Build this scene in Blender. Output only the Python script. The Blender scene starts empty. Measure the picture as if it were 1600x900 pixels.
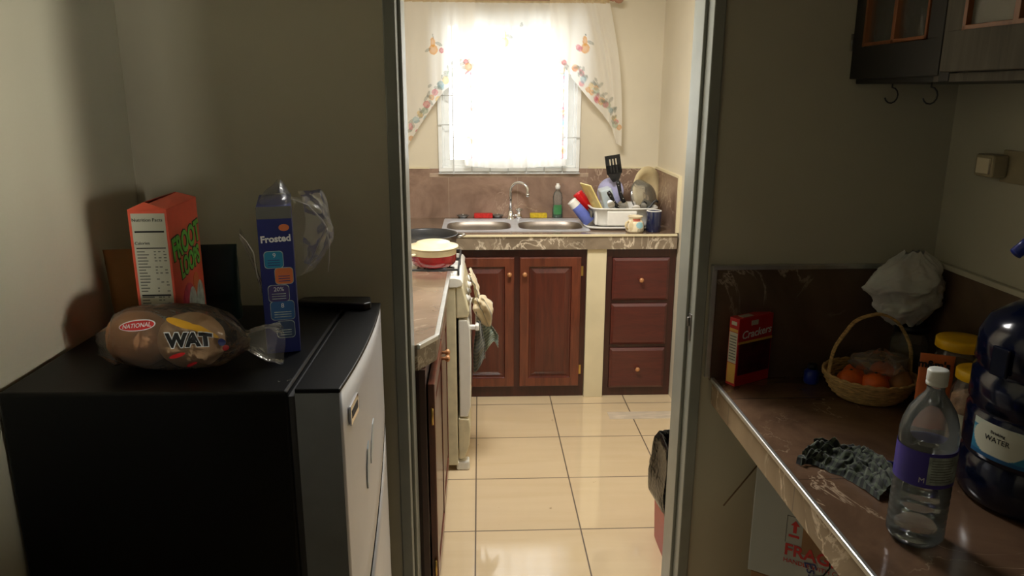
import bpy, bmesh, math, random
from mathutils import Vector, Matrix, noise as mnoise
random.seed(7)
PI = math.pi
C = bpy.context.scene.collection
scn = bpy.context.scene

# ------------------------------------------------------------------ camera
def make_camera():
    H, F = 1.616, 1185.0
    th, yw, rl = math.radians(14.43), math.radians(2.43), math.radians(0.18)
    fw = Vector((math.sin(yw)*math.cos(th), math.cos(yw)*math.cos(th), -math.sin(th)))
    rt = Vector((math.cos(yw), -math.sin(yw), 0)); up = rt.cross(fw)
    c, s = math.cos(rl), math.sin(rl)
    r2 = rt*c + up*s; u2 = up*c - rt*s
    m = Matrix((( r2.x, u2.x, -fw.x, 0), (r2.y, u2.y, -fw.y, 0), (r2.z, u2.z, -fw.z, H), (0, 0, 0, 1)))
    cd = bpy.data.cameras.new('camera'); cd.sensor_width = 36; cd.lens = F/1600*36; cd.clip_start = .02
    o = bpy.data.objects.new('camera', cd); C.objects.link(o); o.matrix_world = m
    scn.camera = o
make_camera()

# ------------------------------------------------------------------ colours and materials
def lin(c):
    def f(v):
        v /= 255.0
        return v/12.92 if v <= .04045 else ((v+.055)/1.055)**2.4
    return (f(c[0]), f(c[1]), f(c[2]), 1.0)

def newmat(name):
    m = bpy.data.materials.new(name); m.use_nodes = True
    nt = m.node_tree; nt.nodes.clear()
    out = nt.nodes.new('ShaderNodeOutputMaterial')
    return m, nt, out
def nd(nt, t, **kw):
    n = nt.nodes.new(t)
    for k, v in kw.items():
        setattr(n, k, v)
    return n
def pset(b, **kw):
    names = dict(col='Base Color', rough='Roughness', metal='Metallic', trans='Transmission Weight', ior='IOR', alpha='Alpha',
                 sheen='Sheen Weight', coat='Coat Weight', spec='Specular IOR Level', sss='Subsurface Weight')
    for k, v in kw.items():
        b.inputs[names[k]].default_value = v
def ramp(nt, stops):
    r = nt.nodes.new('ShaderNodeValToRGB'); e = r.color_ramp.elements
    while len(e) > 1: e.remove(e[-1])
    e[0].position = stops[0][0]; e[0].color = stops[0][1]
    for p, c in stops[1:]:
        x = e.new(p); x.color = c
    return r
def noise_node(nt, scale, detail=4, dist=0, vec=None, stretch=None, rough=.5):
    tc = nt.nodes.new('ShaderNodeTexCoord'); src = tc.outputs['Object'] if vec is None else vec
    if stretch:
        mp = nt.nodes.new('ShaderNodeMapping'); mp.inputs['Scale'].default_value = stretch
        nt.links.new(src, mp.inputs['Vector']); src = mp.outputs['Vector']
    n = nt.nodes.new('ShaderNodeTexNoise'); n.inputs['Scale'].default_value = scale
    n.inputs['Detail'].default_value = detail; n.inputs['Distortion'].default_value = dist; n.inputs['Roughness'].default_value = rough
    nt.links.new(src, n.inputs['Vector'])
    return n

def plain(name, col, rough=.5, metal=0, var=.06, scale=18, bump=0, stretch=None, **kw):
    """principled surface whose colour varies a little with a noise texture"""
    m, nt, out = newmat(name); b = nd(nt, 'ShaderNodeBsdfPrincipled')
    c = lin(col); pset(b, rough=rough, metal=metal, **kw)
    n = noise_node(nt, scale, 5, 0, stretch=stretch)
    d = tuple(max(0, v*(1-var*2.2)) for v in c[:3])+(1,); l = tuple(min(1, v*(1+var*1.6)) for v in c[:3])+(1,)
    r = ramp(nt, [(.3, d), (.7, l)])
    nt.links.new(n.outputs['Fac'], r.inputs['Fac']); nt.links.new(r.outputs['Color'], b.inputs['Base Color'])
    if bump:
        bp = nd(nt, 'ShaderNodeBump'); bp.inputs['Strength'].default_value = bump; bp.inputs['Distance'].default_value = .01
        n2 = noise_node(nt, scale*4, 4, 0, stretch=stretch); nt.links.new(n2.outputs['Fac'], bp.inputs['Height'])
        nt.links.new(bp.outputs['Normal'], b.inputs['Normal'])
    nt.links.new(b.outputs['BSDF'], out.inputs['Surface'])
    return m

def math_(nt, op, a, b=None):
    n = nt.nodes.new('ShaderNodeMath'); n.operation = op
    for i, v in enumerate((a, b)):
        if v is None: continue
        if isinstance(v, (int, float)): n.inputs[i].default_value = v
        else: nt.links.new(v, n.inputs[i])
    return n.outputs[0]
def line_fac(nt, coord, c0, T, w):
    a = math_(nt, 'DIVIDE', math_(nt, 'SUBTRACT', coord, c0), T)
    f = math_(nt, 'FRACT', math_(nt, 'ADD', a, 100.5))
    return math_(nt, 'LESS_THAN', math_(nt, 'ABSOLUTE', math_(nt, 'SUBTRACT', f, .5)), w/2/T)
def mixc(nt, fac, a, b):
    n = nt.nodes.new('ShaderNodeMix'); n.data_type = 'RGBA'
    if isinstance(fac, (int, float)): n.inputs[0].default_value = fac
    else: nt.links.new(fac, n.inputs[0])
    for i, v in ((6, a), (7, b)):
        if isinstance(v, tuple): n.inputs[i].default_value = v
        else: nt.links.new(v, n.inputs[i])
    return n.outputs[2]

def marble(name, dark, mid, vein, rough=.25, seams=None, seamcol=(90, 75, 60), vscale=3.0, vamt=.016, cloud=3.0, coat=.0, mask=.5):
    m, nt, out = newmat(name); b = nd(nt, 'ShaderNodeBsdfPrincipled'); pset(b, rough=rough, coat=coat)
    n1 = noise_node(nt, cloud, 8, 1.2, rough=.6); r1 = ramp(nt, [(.3, lin(dark)), (.7, lin(mid))]); nt.links.new(n1.outputs['Fac'], r1.inputs['Fac'])
    n2 = noise_node(nt, vscale, 6, 1.8, rough=.6)
    v = math_(nt, 'ABSOLUTE', math_(nt, 'SUBTRACT', n2.outputs['Fac'], .5))
    r2 = ramp(nt, [(0, (1, 1, 1, 1)), (vamt, (0, 0, 0, 1))]); nt.links.new(v, r2.inputs['Fac'])
    n3 = noise_node(nt, 2.3, 3, .3); r3 = ramp(nt, [(mask, (0, 0, 0, 1)), (mask+.12, (1, 1, 1, 1))]); nt.links.new(n3.outputs['Fac'], r3.inputs['Fac'])
    f = math_(nt, 'MULTIPLY', r2.outputs['Color'], r3.outputs['Color'])
    col = mixc(nt, f, r1.outputs['Color'], lin(vein))
    if seams:
        tc = nd(nt, 'ShaderNodeTexCoord'); sx = nd(nt, 'ShaderNodeSeparateXYZ'); nt.links.new(tc.outputs['Object'], sx.inputs[0])
        fac = None
        for ax, c0, T, w in seams:
            l = line_fac(nt, sx.outputs[ax], c0, T, w)
            fac = l if fac is None else math_(nt, 'MAXIMUM', fac, l)
        col = mixc(nt, fac, col, lin(seamcol))
    nt.links.new(col, b.inputs['Base Color']); nt.links.new(b.outputs['BSDF'], out.inputs['Surface'])
    return m

def wood(name, dark, light, rough=.35, stretch=(14, 14, 1.2), coat=.3):
    m, nt, out = newmat(name); b = nd(nt, 'ShaderNodeBsdfPrincipled'); pset(b, rough=rough, coat=coat)
    n = noise_node(nt, 3.0, 8, 1.0, stretch=stretch, rough=.6)
    r = ramp(nt, [(.25, lin(dark)), (.75, lin(light))]); nt.links.new(n.outputs['Fac'], r.inputs['Fac'])
    n2 = noise_node(nt, 2.2, 2, 0); r2 = ramp(nt, [(.3, (.6, .6, .6, 1)), (.6, (1, 1, 1, 1))]); nt.links.new(n2.outputs['Fac'], r2.inputs['Fac'])
    mx = nd(nt, 'ShaderNodeMix', data_type='RGBA', blend_type='MULTIPLY'); mx.inputs[0].default_value = .6
    nt.links.new(r.outputs['Color'], mx.inputs[6]); nt.links.new(r2.outputs['Color'], mx.inputs[7])
    nt.links.new(mx.outputs[2], b.inputs['Base Color'])
    bp = nd(nt, 'ShaderNodeBump'); bp.inputs['Strength'].default_value = .08; nt.links.new(n.outputs['Fac'], bp.inputs['Height'])
    nt.links.new(bp.outputs['Normal'], b.inputs['Normal'])
    nt.links.new(b.outputs['BSDF'], out.inputs['Surface'])
    return m

def film(name, col=(255, 255, 255), haze=.25, rough=.15, gloss=.5, bump=.0):
    """thin clear plastic film: see-through, glossy, slightly milky"""
    m, nt, out = newmat(name)
    t = nd(nt, 'ShaderNodeBsdfTransparent'); t.inputs[0].default_value = (1, 1, 1, 1)
    d = nd(nt, 'ShaderNodeBsdfDiffuse'); d.inputs[0].default_value = lin(col)
    tr = nd(nt, 'ShaderNodeBsdfTranslucent'); tr.inputs[0].default_value = lin(col)
    g = nd(nt, 'ShaderNodeBsdfGlossy'); g.inputs['Roughness'].default_value = rough
    n = noise_node(nt, 30, 4, 1.0); bp = nd(nt, 'ShaderNodeBump'); bp.inputs['Strength'].default_value = bump or .3; bp.inputs['Distance'].default_value = .01
    nt.links.new(n.outputs['Fac'], bp.inputs['Height']); nt.links.new(bp.outputs['Normal'], g.inputs['Normal'])
    a = nd(nt, 'ShaderNodeAddShader'); ms0 = nd(nt, 'ShaderNodeMixShader'); ms0.inputs[0].default_value = .5
    nt.links.new(d.outputs[0], ms0.inputs[1]); nt.links.new(tr.outputs[0], ms0.inputs[2])
    ms = nd(nt, 'ShaderNodeMixShader'); ms.inputs[0].default_value = haze
    nt.links.new(t.outputs[0], ms.inputs[1]); nt.links.new(ms0.outputs[0], ms.inputs[2])
    fr = nd(nt, 'ShaderNodeFresnel'); fr.inputs['IOR'].default_value = 1.5; nt.links.new(bp.outputs['Normal'], fr.inputs['Normal'])
    f = math_(nt, 'MULTIPLY', fr.outputs[0], gloss*2)
    m2 = nd(nt, 'ShaderNodeMixShader'); nt.links.new(f, m2.inputs[0]); nt.links.new(ms.outputs[0], m2.inputs[1]); nt.links.new(g.outputs[0], m2.inputs[2])
    nt.links.new(m2.outputs[0], out.inputs['Surface'])
    return m

def painted(name, rough=.5, transl=0.0, var=.1, coat=0):
    """colour comes from the printed pattern stored with the mesh"""
    m, nt, out = newmat(name); b = nd(nt, 'ShaderNodeBsdfPrincipled'); pset(b, rough=rough, coat=coat)
    at = nd(nt, 'ShaderNodeAttribute'); at.attribute_name = 'Col'
    nt.links.new(at.outputs['Color'], b.inputs['Base Color'])
    if transl:
        tl = nd(nt, 'ShaderNodeBsdfTranslucent'); nt.links.new(at.outputs['Color'], tl.inputs[0])
        tp = nd(nt, 'ShaderNodeBsdfTransparent')
        m1 = nd(nt, 'ShaderNodeMixShader'); m1.inputs[0].default_value = transl; nt.links.new(b.outputs[0], m1.inputs[1]); nt.links.new(tl.outputs[0], m1.inputs[2])
        m2 = nd(nt, 'ShaderNodeMixShader'); m2.inputs[0].default_value = .10; nt.links.new(m1.outputs[0], m2.inputs[1]); nt.links.new(tp.outputs[0], m2.inputs[2])
        nt.links.new(m2.outputs[0], out.inputs['Surface'])
    else:
        nt.links.new(b.outputs[0], out.inputs['Surface'])
    return m

def floor_mat():
    m, nt, out = newmat('beige_floor_tile'); b = nd(nt, 'ShaderNodeBsdfPrincipled'); pset(b, rough=.17, ior=1.85)
    tc = nd(nt, 'ShaderNodeTexCoord'); sx = nd(nt, 'ShaderNodeSeparateXYZ'); nt.links.new(tc.outputs['Object'], sx.inputs[0])
    lx = line_fac(nt, sx.outputs[0], .375, .4015, .0055); ly = line_fac(nt, sx.outputs[1], 2.568, .4018, .0055)
    l = math_(nt, 'MAXIMUM', lx, ly)
    n = noise_node(nt, 2.0, 6, .4, stretch=(1, 7, 1)); r = ramp(nt, [(.3, lin((212, 189, 152))), (.7, lin((218, 196, 160)))]); nt.links.new(n.outputs['Fac'], r.inputs['Fac'])
    n2 = noise_node(nt, 24, 2, 0); r2 = ramp(nt, [(.74, (0, 0, 0, 1)), (.79, (1, 1, 1, 1))]); nt.links.new(n2.outputs['Fac'], r2.inputs['Fac'])
    c = mixc(nt, math_(nt, 'MULTIPLY', r2.outputs['Color'], .5), r.outputs['Color'], lin((120, 90, 60)))
    c = mixc(nt, l, c, lin((92, 74, 55)))
    nt.links.new(c, b.inputs['Base Color'])
    rr = math_(nt, 'ADD', math_(nt, 'MULTIPLY', l, .6), math_(nt, 'MULTIPLY', n.outputs['Fac'], .15)); nt.links.new(rr, b.inputs['Roughness'])
    bp = nd(nt, 'ShaderNodeBump'); bp.inputs['Strength'].default_value = .5; bp.inputs['Distance'].default_value = .002
    nt.links.new(math_(nt, 'MULTIPLY', l, -1.0), bp.inputs['Height']); nt.links.new(bp.outputs['Normal'], b.inputs['Normal'])
    nt.links.new(b.outputs['BSDF'], out.inputs['Surface'])
    return m

def checks(name, a, b_, sc, w=.5, rough=.9, stripes_only=False):
    """woven cloth: two sets of stripes over each other, in the cloth's UV"""
    m, nt, out = newmat(name); b = nd(nt, 'ShaderNodeBsdfPrincipled'); pset(b, rough=rough, sheen=.3)
    uv = nd(nt, 'ShaderNodeUVMap'); uv.uv_map = 'UV'; sx = nd(nt, 'ShaderNodeSeparateXYZ'); nt.links.new(uv.outputs[0], sx.inputs[0])
    fs = []
    for k in (0, 1):
        f = math_(nt, 'FRACT', math_(nt, 'MULTIPLY', sx.outputs[k], sc)); fs.append(math_(nt, 'LESS_THAN', f, w))
    f = fs[0] if stripes_only else math_(nt, 'MULTIPLY', math_(nt, 'ADD', fs[0], fs[1]), .5)
    nt.links.new(mixc(nt, f, lin(a), lin(b_)), b.inputs['Base Color']); nt.links.new(b.outputs[0], out.inputs['Surface'])
    return m

M = dict(
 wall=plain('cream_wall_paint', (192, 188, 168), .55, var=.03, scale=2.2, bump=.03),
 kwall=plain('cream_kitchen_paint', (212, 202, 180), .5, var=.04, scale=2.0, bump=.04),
 dimwall=plain('low_bounce_wall_paint', (96, 90, 80), .7, var=.03),  # unseen walls darkened to cut the light they bounce
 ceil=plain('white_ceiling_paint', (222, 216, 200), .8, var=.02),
 frame=plain('grey_door_frame_paint', (142, 146, 138), .35, var=.05, scale=9),
 floor=floor_mat(),
 patch=plain('pale_floor_strip_tile', (205, 190, 168), .3, var=.1, scale=12, stretch=(1, 6, 1)),
 slabtop=marble('brown_marble_tile_top', (98, 80, 66), (134, 112, 94), (196, 178, 156), .16, vamt=.010, coat=.2),
 slabf=marble('brown_marble_edge', (112, 98, 82), (150, 134, 114), (226, 212, 190), .3, vscale=4.5, vamt=.026, cloud=5, mask=.40),
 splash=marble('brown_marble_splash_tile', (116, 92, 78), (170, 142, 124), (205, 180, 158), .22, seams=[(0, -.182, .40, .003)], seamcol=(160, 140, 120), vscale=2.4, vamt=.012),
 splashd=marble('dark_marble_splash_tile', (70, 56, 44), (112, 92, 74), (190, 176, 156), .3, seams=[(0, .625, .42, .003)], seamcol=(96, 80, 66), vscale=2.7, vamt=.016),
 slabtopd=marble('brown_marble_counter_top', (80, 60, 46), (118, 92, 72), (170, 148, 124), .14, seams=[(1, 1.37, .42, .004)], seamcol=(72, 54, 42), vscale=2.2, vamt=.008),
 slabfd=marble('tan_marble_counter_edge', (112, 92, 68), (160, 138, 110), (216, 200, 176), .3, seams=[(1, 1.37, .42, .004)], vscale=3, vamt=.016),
 alu=plain('aluminium_trim', (200, 200, 196), .32, metal=.85, var=.05, scale=30),
 steel=plain('stainless_steel', (188, 184, 178), .36, metal=1, var=.05, scale=20),
 bowlsteel=plain('shaded_bowl_steel', (150, 140, 130), .4, metal=.8, var=.05),  # shade inside the bowls painted in as a darker steel
 rimsteel=plain('highlit_rim_steel', (206, 208, 214), .3, metal=.35, var=.04),  # highlights on the sink rim painted in as a paler steel
 chrome=plain('chrome', (225, 225, 225), .1, metal=1, var=.02),
 dsteel=plain('dull_steel', (140, 138, 134), .4, metal=.9, var=.1),
 brass=plain('brass', (205, 170, 96), .3, metal=.9, var=.1),
 knob=plain('copper_toned_knob', (196, 140, 96), .35, metal=.35, var=.1),
 wdoor=wood('cabinet_door_wood', (80, 38, 26), (130, 68, 44)),
 wpanel=wood('cabinet_panel_wood', (66, 28, 20), (104, 46, 32)),
 wframe=wood('cabinet_frame_wood', (50, 22, 18), (74, 32, 26)),
 wdraw=wood('drawer_front_wood', (72, 28, 26), (104, 44, 36), rough=.3, stretch=(2, 14, 14)),
 column=plain('cream_column_paint', (222, 210, 176), .5, var=.03, scale=6),
 white=plain('white_enamel', (232, 230, 220), .25, var=.03, scale=10),
 cream=plain('cream_enamel', (216, 206, 172), .4, var=.07, scale=16),
 wplast=plain('white_plastic', (232, 230, 224), .4, var=.03),
 cplast=plain('cream_plastic', (226, 214, 184), .4, var=.04),
 black=plain('black_plastic', (22, 22, 24), .35, var=.05),
 iron=plain('black_iron', (26, 26, 28), .5, var=.1),
 pan=plain('dark_nonstick_coating', (42, 42, 44), .35, var=.1),
 redpot=plain('red_enamel_pot', (150, 28, 32), .18, var=.14, scale=25, coat=.5),
 potlid=plain('cream_lid', (228, 214, 178), .3, var=.03),
 burnerblue=plain('blue_burner_enamel', (60, 110, 150), .25, metal=.4, var=.3, scale=40),  # plain blue tone on the burner caps
 red=plain('red_plastic', (205, 24, 30), .35, var=.05),
 blue=plain('blue_clear_tumbler', (112, 128, 218), .2, var=.08),
 lilac=plain('lilac_plastic', (168, 166, 200), .3, var=.08, scale=30),
 yellow=plain('yellow_plastic', (234, 216, 140), .45, var=.07),
 spred=plain('red_sponge', (196, 44, 40), .95, var=.12, scale=60, bump=.5),
 spyel=plain('yellow_sponge', (206, 176, 42), .95, var=.12, scale=60, bump=.5),
 pale=plain('pale_blue_plastic', (196, 208, 214), .3, var=.05),
 clearp=film('clear_storage_plastic', (244, 238, 218), .20, .12, .6),
 cream2=plain('cream_platter_plastic', (222, 204, 160), .35, var=.05),
 navy=plain('navy_glazed_ceramic', (24, 32, 66), .12, var=.05, coat=.6),
 green=plain('green_soap', (22, 130, 80), .15, var=.05, trans=.3),
 cbottle=film('clear_bottle_plastic', (225, 232, 226), .18, .1, .5, .05),
 bin=plain('red_bin_plastic', (176, 36, 44), .4, var=.05),
 binbag=plain('black_bin_liner', (8, 9, 9), .2, var=.2, scale=14, bump=.5, spec=.3),
 fbody=plain('black_fridge_enamel', (8, 9, 10), .42, var=.06, scale=60, bump=.02, spec=.2),
 fdoor=plain('silver_fridge_door', (214, 218, 226), .46, metal=.75, var=.02, scale=6),
 fedge=plain('grey_fridge_door_edge', (112, 116, 120), .4, var=.04),
 gasket=plain('grey_rubber_gasket', (48, 48, 50), .7, var=.05),
 orange=plain('orange_cereal_carton', (226, 92, 66), .45, var=.05),
 labelw=plain('pale_nutrition_panel', (190, 190, 172), .5, var=.03),
 ink=plain('black_print', (22, 22, 24), .5, var=0),
 inkg=plain('grey_print', (96, 96, 90), .5, var=0),
 limeprint=plain('lime_green_print', (108, 200, 80), .5, var=.08, scale=60),
 softgreen=plain('soft_green_label', (70, 140, 84), .5, var=.1),
 pinkp=plain('magenta_print', (196, 60, 84), .5, var=.15, scale=40),
 greyp=plain('pale_grey_print', (176, 190, 182), .5, var=.2, scale=60),
 bluecart=plain('blue_cereal_carton', (30, 38, 104), .4, var=.06),
 whitep=plain('white_print', (226, 226, 226), .5, var=0),
 cyanp=plain('teal_print', (30, 130, 168), .5, var=.04),
 orangep=plain('orange_print', (214, 116, 62), .5, var=.05),
 purplep=plain('purple_print', (70, 58, 110), .5, var=.03),
 bluep=plain('blue_print', (48, 96, 150), .5, var=.03),
 slate=plain('slate_print', (56, 74, 104), .5, var=.03),
 kraft=plain('brown_kraft_paper', (132, 92, 40), .7, var=.1, scale=8),
 pouch=plain('dark_green_pouch', (28, 54, 52), .35, var=.1, scale=10),
 bread=plain('brown_bread_crust', (196, 138, 90), .75, var=.10, scale=14, bump=.2),
 bread2=plain('pale_bread_crust', (220, 178, 134), .8, var=.08, scale=14, bump=.2),
 bagfilm=film('clear_bread_bag', (240, 235, 225), .07, .13, .5, .5),
 liner=film('clear_crinkled_liner', (236, 236, 226), .15, .2, .35, .15),
 redprint=plain('red_print', (196, 40, 40), .5, var=.03),
 yelprint=plain('yellow_print', (226, 170, 40), .5, var=.03),
 navyprint=plain('navy_print', (40, 50, 120), .5, var=.03),
 redbox=plain('red_cracker_carton', (186, 30, 34), .4, var=.05),
 redboxd=plain('dark_cracker_photo', (70, 24, 26), .4, var=.3, scale=30),
 tanp=plain('ochre_print', (214, 170, 80), .5, var=.05),
 wicker=plain('pale_wicker', (206, 170, 108), .6, var=.2, scale=50, bump=.4, stretch=(1, 1, 5)),
 orangef=plain('orange_fruit_skin', (232, 106, 34), .5, var=.06, scale=60, bump=.1),
 onion=plain('pale_onion_skin', (206, 150, 96), .5, var=.14, scale=20),
 softbag=plain('thin_white_plastic_bag', (214, 214, 208), .4, var=.06, scale=20, sss=.1),
 fbag=film('clear_produce_bag', (230, 220, 200), .3, .2, .6),
 ylid=plain('yellow_jar_lid', (240, 190, 20), .4, var=.04),
 snack=plain('brown_snack_filling', (112, 80, 50), .8, var=.3, scale=60, bump=.6),
 snack2=plain('peach_crisp_filling', (206, 160, 116), .7, var=.2, scale=50, bump=.6),
 snack3=plain('dark_spice_filling', (70, 60, 40), .8, var=.3, scale=60, bump=.6),
 jugb=plain('dark_blue_water_bottle', (9, 18, 44), .14, var=.1, scale=6, trans=.1),
 jlabel=painted('water_bottle_label', .4),
 purplelab=plain('purple_bottle_label', (66, 56, 150), .4, var=.05),
 wcap=plain('white_cap', (226, 228, 222), .4, var=.02),
 spout=plain('royal_blue_plastic', (28, 50, 150), .3, var=.04),
 dwood=wood('dark_stained_cabinet_wood', (14, 14, 16), (28, 26, 25), rough=.5, coat=.1),
 gwood=wood('lit_grey_cabinet_wood', (64, 60, 52), (98, 92, 80), rough=.6, coat=0),  # lit copy of the cabinet wood; raking light painted in as grey
 owood=wood('orange_pine_beading', (120, 66, 32), (164, 98, 52), rough=.45),
 card=plain('white_cardboard', (176, 180, 176), .8, var=.03, scale=6),
 kcard=plain('brown_packing_tape', (150, 112, 74), .35, var=.05),
 cardb=plain('brown_cardboard', (140, 108, 74), .85, var=.05),
 rodwood=wood('rose_wood_rod', (140, 92, 72), (190, 140, 112)),
 curtain=painted('printed_sheer_cotton', .9, .62),
 winwhite=plain('white_window_frame', (236, 238, 236), .3, var=.02),
 sillt=plain('tan_sill_tile', (178, 156, 136), .3, var=.12, scale=14),
 grille=plain('grey_painted_grille', (196, 198, 196), .5, var=.03),
 beigeplug=plain('aged_beige_plastic', (168, 156, 126), .5, var=.06),
 twig=plain('thin_bare_stick', (120, 98, 72), .7, var=.1),
 towelb=checks('beige_striped_towel_cloth', (206, 190, 156), (132, 128, 116), 7, .14, stripes_only=True),
 towelg=checks('green_checked_towel_cloth', (168, 176, 160), (70, 92, 88), 12, .5),
 toweld=checks('dark_checked_towel_cloth', (110, 106, 84), (34, 42, 44), 14, .6),
 rag=checks('dark_green_checked_rag', (84, 94, 76), (14, 20, 18), 13, .6),
 silverb=plain('speckled_grey_laminate', (150, 150, 156), .5, var=.35, scale=90),
)
def glass_mat():
    m, nt, out = newmat('window_glass')
    t = nd(nt, 'ShaderNodeBsdfTransparent'); g = nd(nt, 'ShaderNodeBsdfGlossy'); g.inputs['Roughness'].default_value = .03
    fr = nd(nt, 'ShaderNodeFresnel'); fr.inputs['IOR'].default_value = 1.45
    ms = nd(nt, 'ShaderNodeMixShader'); nt.links.new(fr.outputs[0], ms.inputs[0]); nt.links.new(t.outputs[0], ms.inputs[1]); nt.links.new(g.outputs[0], ms.inputs[2])
    nt.links.new(ms.outputs[0], out.inputs['Surface']); return m
M['glass'] = glass_mat()
def water_glass():
    m, nt, out = newmat('clear_water'); b = nd(nt, 'ShaderNodeBsdfPrincipled')
    pset(b, rough=.03, trans=1, ior=1.33); b.inputs['Base Color'].default_value = (.9, .95, .94, 1)
    nt.links.new(b.outputs[0], out.inputs['Surface']); return m
M['water'] = water_glass()

# ------------------------------------------------------------------ mesh builder
class MB:
    def __init__(s): s.v = []; s.f = []; s.m = []; s.s = []; s.uv = {}
    def add(s, vs, fs, m=0, smooth=False):
        o = len(s.v); s.v += [tuple(p) for p in vs]
        for f in fs: s.f.append(tuple(i+o for i in f)); s.m.append(m); s.s.append(smooth)
        return s
    def box(s, x0, x1, y0, y1, z0, z1, m=0):
        vs = [(x, y, z) for z in (z0, z1) for y in (y0, y1) for x in (x0, x1)]
        return s.add(vs, [(0, 2, 3, 1), (4, 5, 7, 6), (0, 1, 5, 4), (2, 6, 7, 3), (0, 4, 6, 2), (1, 3, 7, 5)], m)
    def obox(s, c, ax, ay, az, hx, hy, hz, m=0):
        c = Vector(c); ax = Vector(ax).normalized(); ay = Vector(ay).normalized(); az = Vector(az).normalized()
        vs = [c+ax*(hx*i)+ay*(hy*j)+az*(hz*k) for k in (-1, 1) for j in (-1, 1) for i in (-1, 1)]
        return s.add(vs, [(0, 2, 3, 1), (4, 5, 7, 6), (0, 1, 5, 4), (2, 6, 7, 3), (0, 4, 6, 2), (1, 3, 7, 5)], m)
    def lathe(s, prof, n=32, c=(0, 0), m=0, smooth=True, sx=1, sy=1, fn=None, mats=None):
        vs = []; fs = []; mm = []
        for r, z in prof:
            for i in range(n):
                a = 2*PI*i/n; p = (c[0]+r*math.cos(a)*sx, c[1]+r*math.sin(a)*sy, z)
                vs.append(fn(p, a) if fn else p)
        o = len(s.v); s.v += vs
        for k in range(len(prof)-1):
            for i in range(n):
                j = (i+1) % n
                s.f.append((o+k*n+i, o+k*n+j, o+(k+1)*n+j, o+(k+1)*n+i)); s.m.append(mats[k] if mats else m); s.s.append(smooth)
        for k in (0, len(prof)-1):
            if prof[k][0] > 1e-5:
                pass
        return s
    def cap(s, r, z, n=32, c=(0, 0), m=0, sx=1, sy=1):
        vs = [(c[0]+r*math.cos(2*PI*i/n)*sx, c[1]+r*math.sin(2*PI*i/n)*sy, z) for i in range(n)]
        return s.add(vs, [tuple(range(n))], m)
    def solid(s, prof, n=32, c=(0, 0), m=0, **kw):
        s.lathe(prof, n, c, m, **kw)
        sx, sy = kw.get('sx', 1), kw.get('sy', 1)
        for k in (0, -1):
            if prof[k][0] > 1e-5: s.cap(prof[k][0], prof[k][1], n, c, (kw.get('mats') or [m])[k] if kw.get('mats') else m, sx, sy)
        return s
    def tube(s, pts, r, n=8, m=0, caps=True, closed=False):
        P = [Vector(p) for p in pts]; L = len(P)
        R = r if isinstance(r, (list, tuple)) else [r]*L
        up = None; vs = []
        for i, p in enumerate(P):
            if closed: t = (P[(i+1) % L]-P[i-1])
            else: t = (P[min(i+1, L-1)]-P[max(i-1, 0)])
            t.normalize()
            if up is None:
                up = Vector((0, 0, 1)) if abs(t.z) < .9 else Vector((1, 0, 0))
            up = (up-t*up.dot(t)); up.normalize(); sd = t.cross(up)
            for k in range(n):
                a = 2*PI*k/n; vs.append(p+(up*math.cos(a)+sd*math.sin(a))*R[i])
        fs = []
        for i in range(L if closed else L-1):
            i2 = (i+1) % L
            for k in range(n): fs.append((i*n+k, i*n+(k+1) % n, i2*n+(k+1) % n, i2*n+k))
        if caps and not closed: fs += [tuple(range(n)), tuple(range((L-1)*n, L*n))]
        return s.add(vs, fs, m, True)
    def grid(s, fn, nu, nv, m=0, smooth=True, closed=False):
        o = len(s.v); mu = nu if closed else nu+1
        for j in range(nv+1):
            for i in range(mu):
                s.uv[len(s.v)] = (i/nu, j/nv); s.v.append(tuple(fn(i/nu, j/nv)))
        for j in range(nv):
            for i in range(nu):
                i2 = (i+1) % mu
                s.f.append((o+j*mu+i, o+j*mu+i2, o+(j+1)*mu+i2, o+(j+1)*mu+i)); s.m.append(m); s.s.append(smooth)
        return s
    def prism(s, poly, axis, a, b, m=0, smooth=False):
        def mk(p, t):
            return {'x': (t, p[0], p[1]), 'y': (p[0], t, p[1]), 'z': (p[0], p[1], t)}[axis]
        n = len(poly); vs = [mk(p, a) for p in poly]+[mk(p, b) for p in poly]
        fs = [tuple(range(n)), tuple(range(n, 2*n))]
        s.add(vs, fs, m, False)
        o = len(s.v)-2*n
        for i in range(n):
            j = (i+1) % n; s.f.append((o+i, o+j, o+n+j, o+n+i)); s.m.append(m); s.s.append(smooth)
        return s
    def blob(s, c, rx, ry, rz, n=20, k=12, m=0, amp=0, freq=8, seed=0, e=1.0):
        def fn(u, v):
            a = 2*PI*u; b = PI*(v-.5)
            cb, sb = math.cos(b), math.sin(b)
            p = Vector((cb*math.cos(a), cb*math.sin(a), math.copysign(abs(sb)**e, sb)))
            if amp:
                q = p*freq*.2+Vector((seed, seed*2, 0)); p = p*(1+amp*mnoise.noise(q*2))
            return (c[0]+p.x*rx, c[1]+p.y*ry, c[2]+p.z*rz)
        return s.grid(fn, n, k, m, True, True)
    def build(s, name, mats, parent=None, loc=None, rot=None, bevel=0, bseg=2, subs=0, solid=0, col=None, disp=None, keepn=False):
        me = bpy.data.meshes.new(name); me.from_pydata(s.v, [], s.f)
        if not isinstance(mats, (list, tuple)): mats = [mats]
        for m in mats: me.materials.append(M[m] if isinstance(m, str) else m)
        me.polygons.foreach_set('material_index', s.m); me.polygons.foreach_set('use_smooth', s.s)
        if s.uv:
            ul = me.uv_layers.new(name='UV')
            for lp in me.loops: ul.data[lp.index].uv = s.uv.get(lp.vertex_index, (0, 0))
        if col:
            ca = me.color_attributes.new('Col', 'FLOAT_COLOR', 'POINT')
            for i, v in enumerate(me.vertices): ca.data[i].color = col(v.co, s.uv.get(i))
        me.update()
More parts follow.
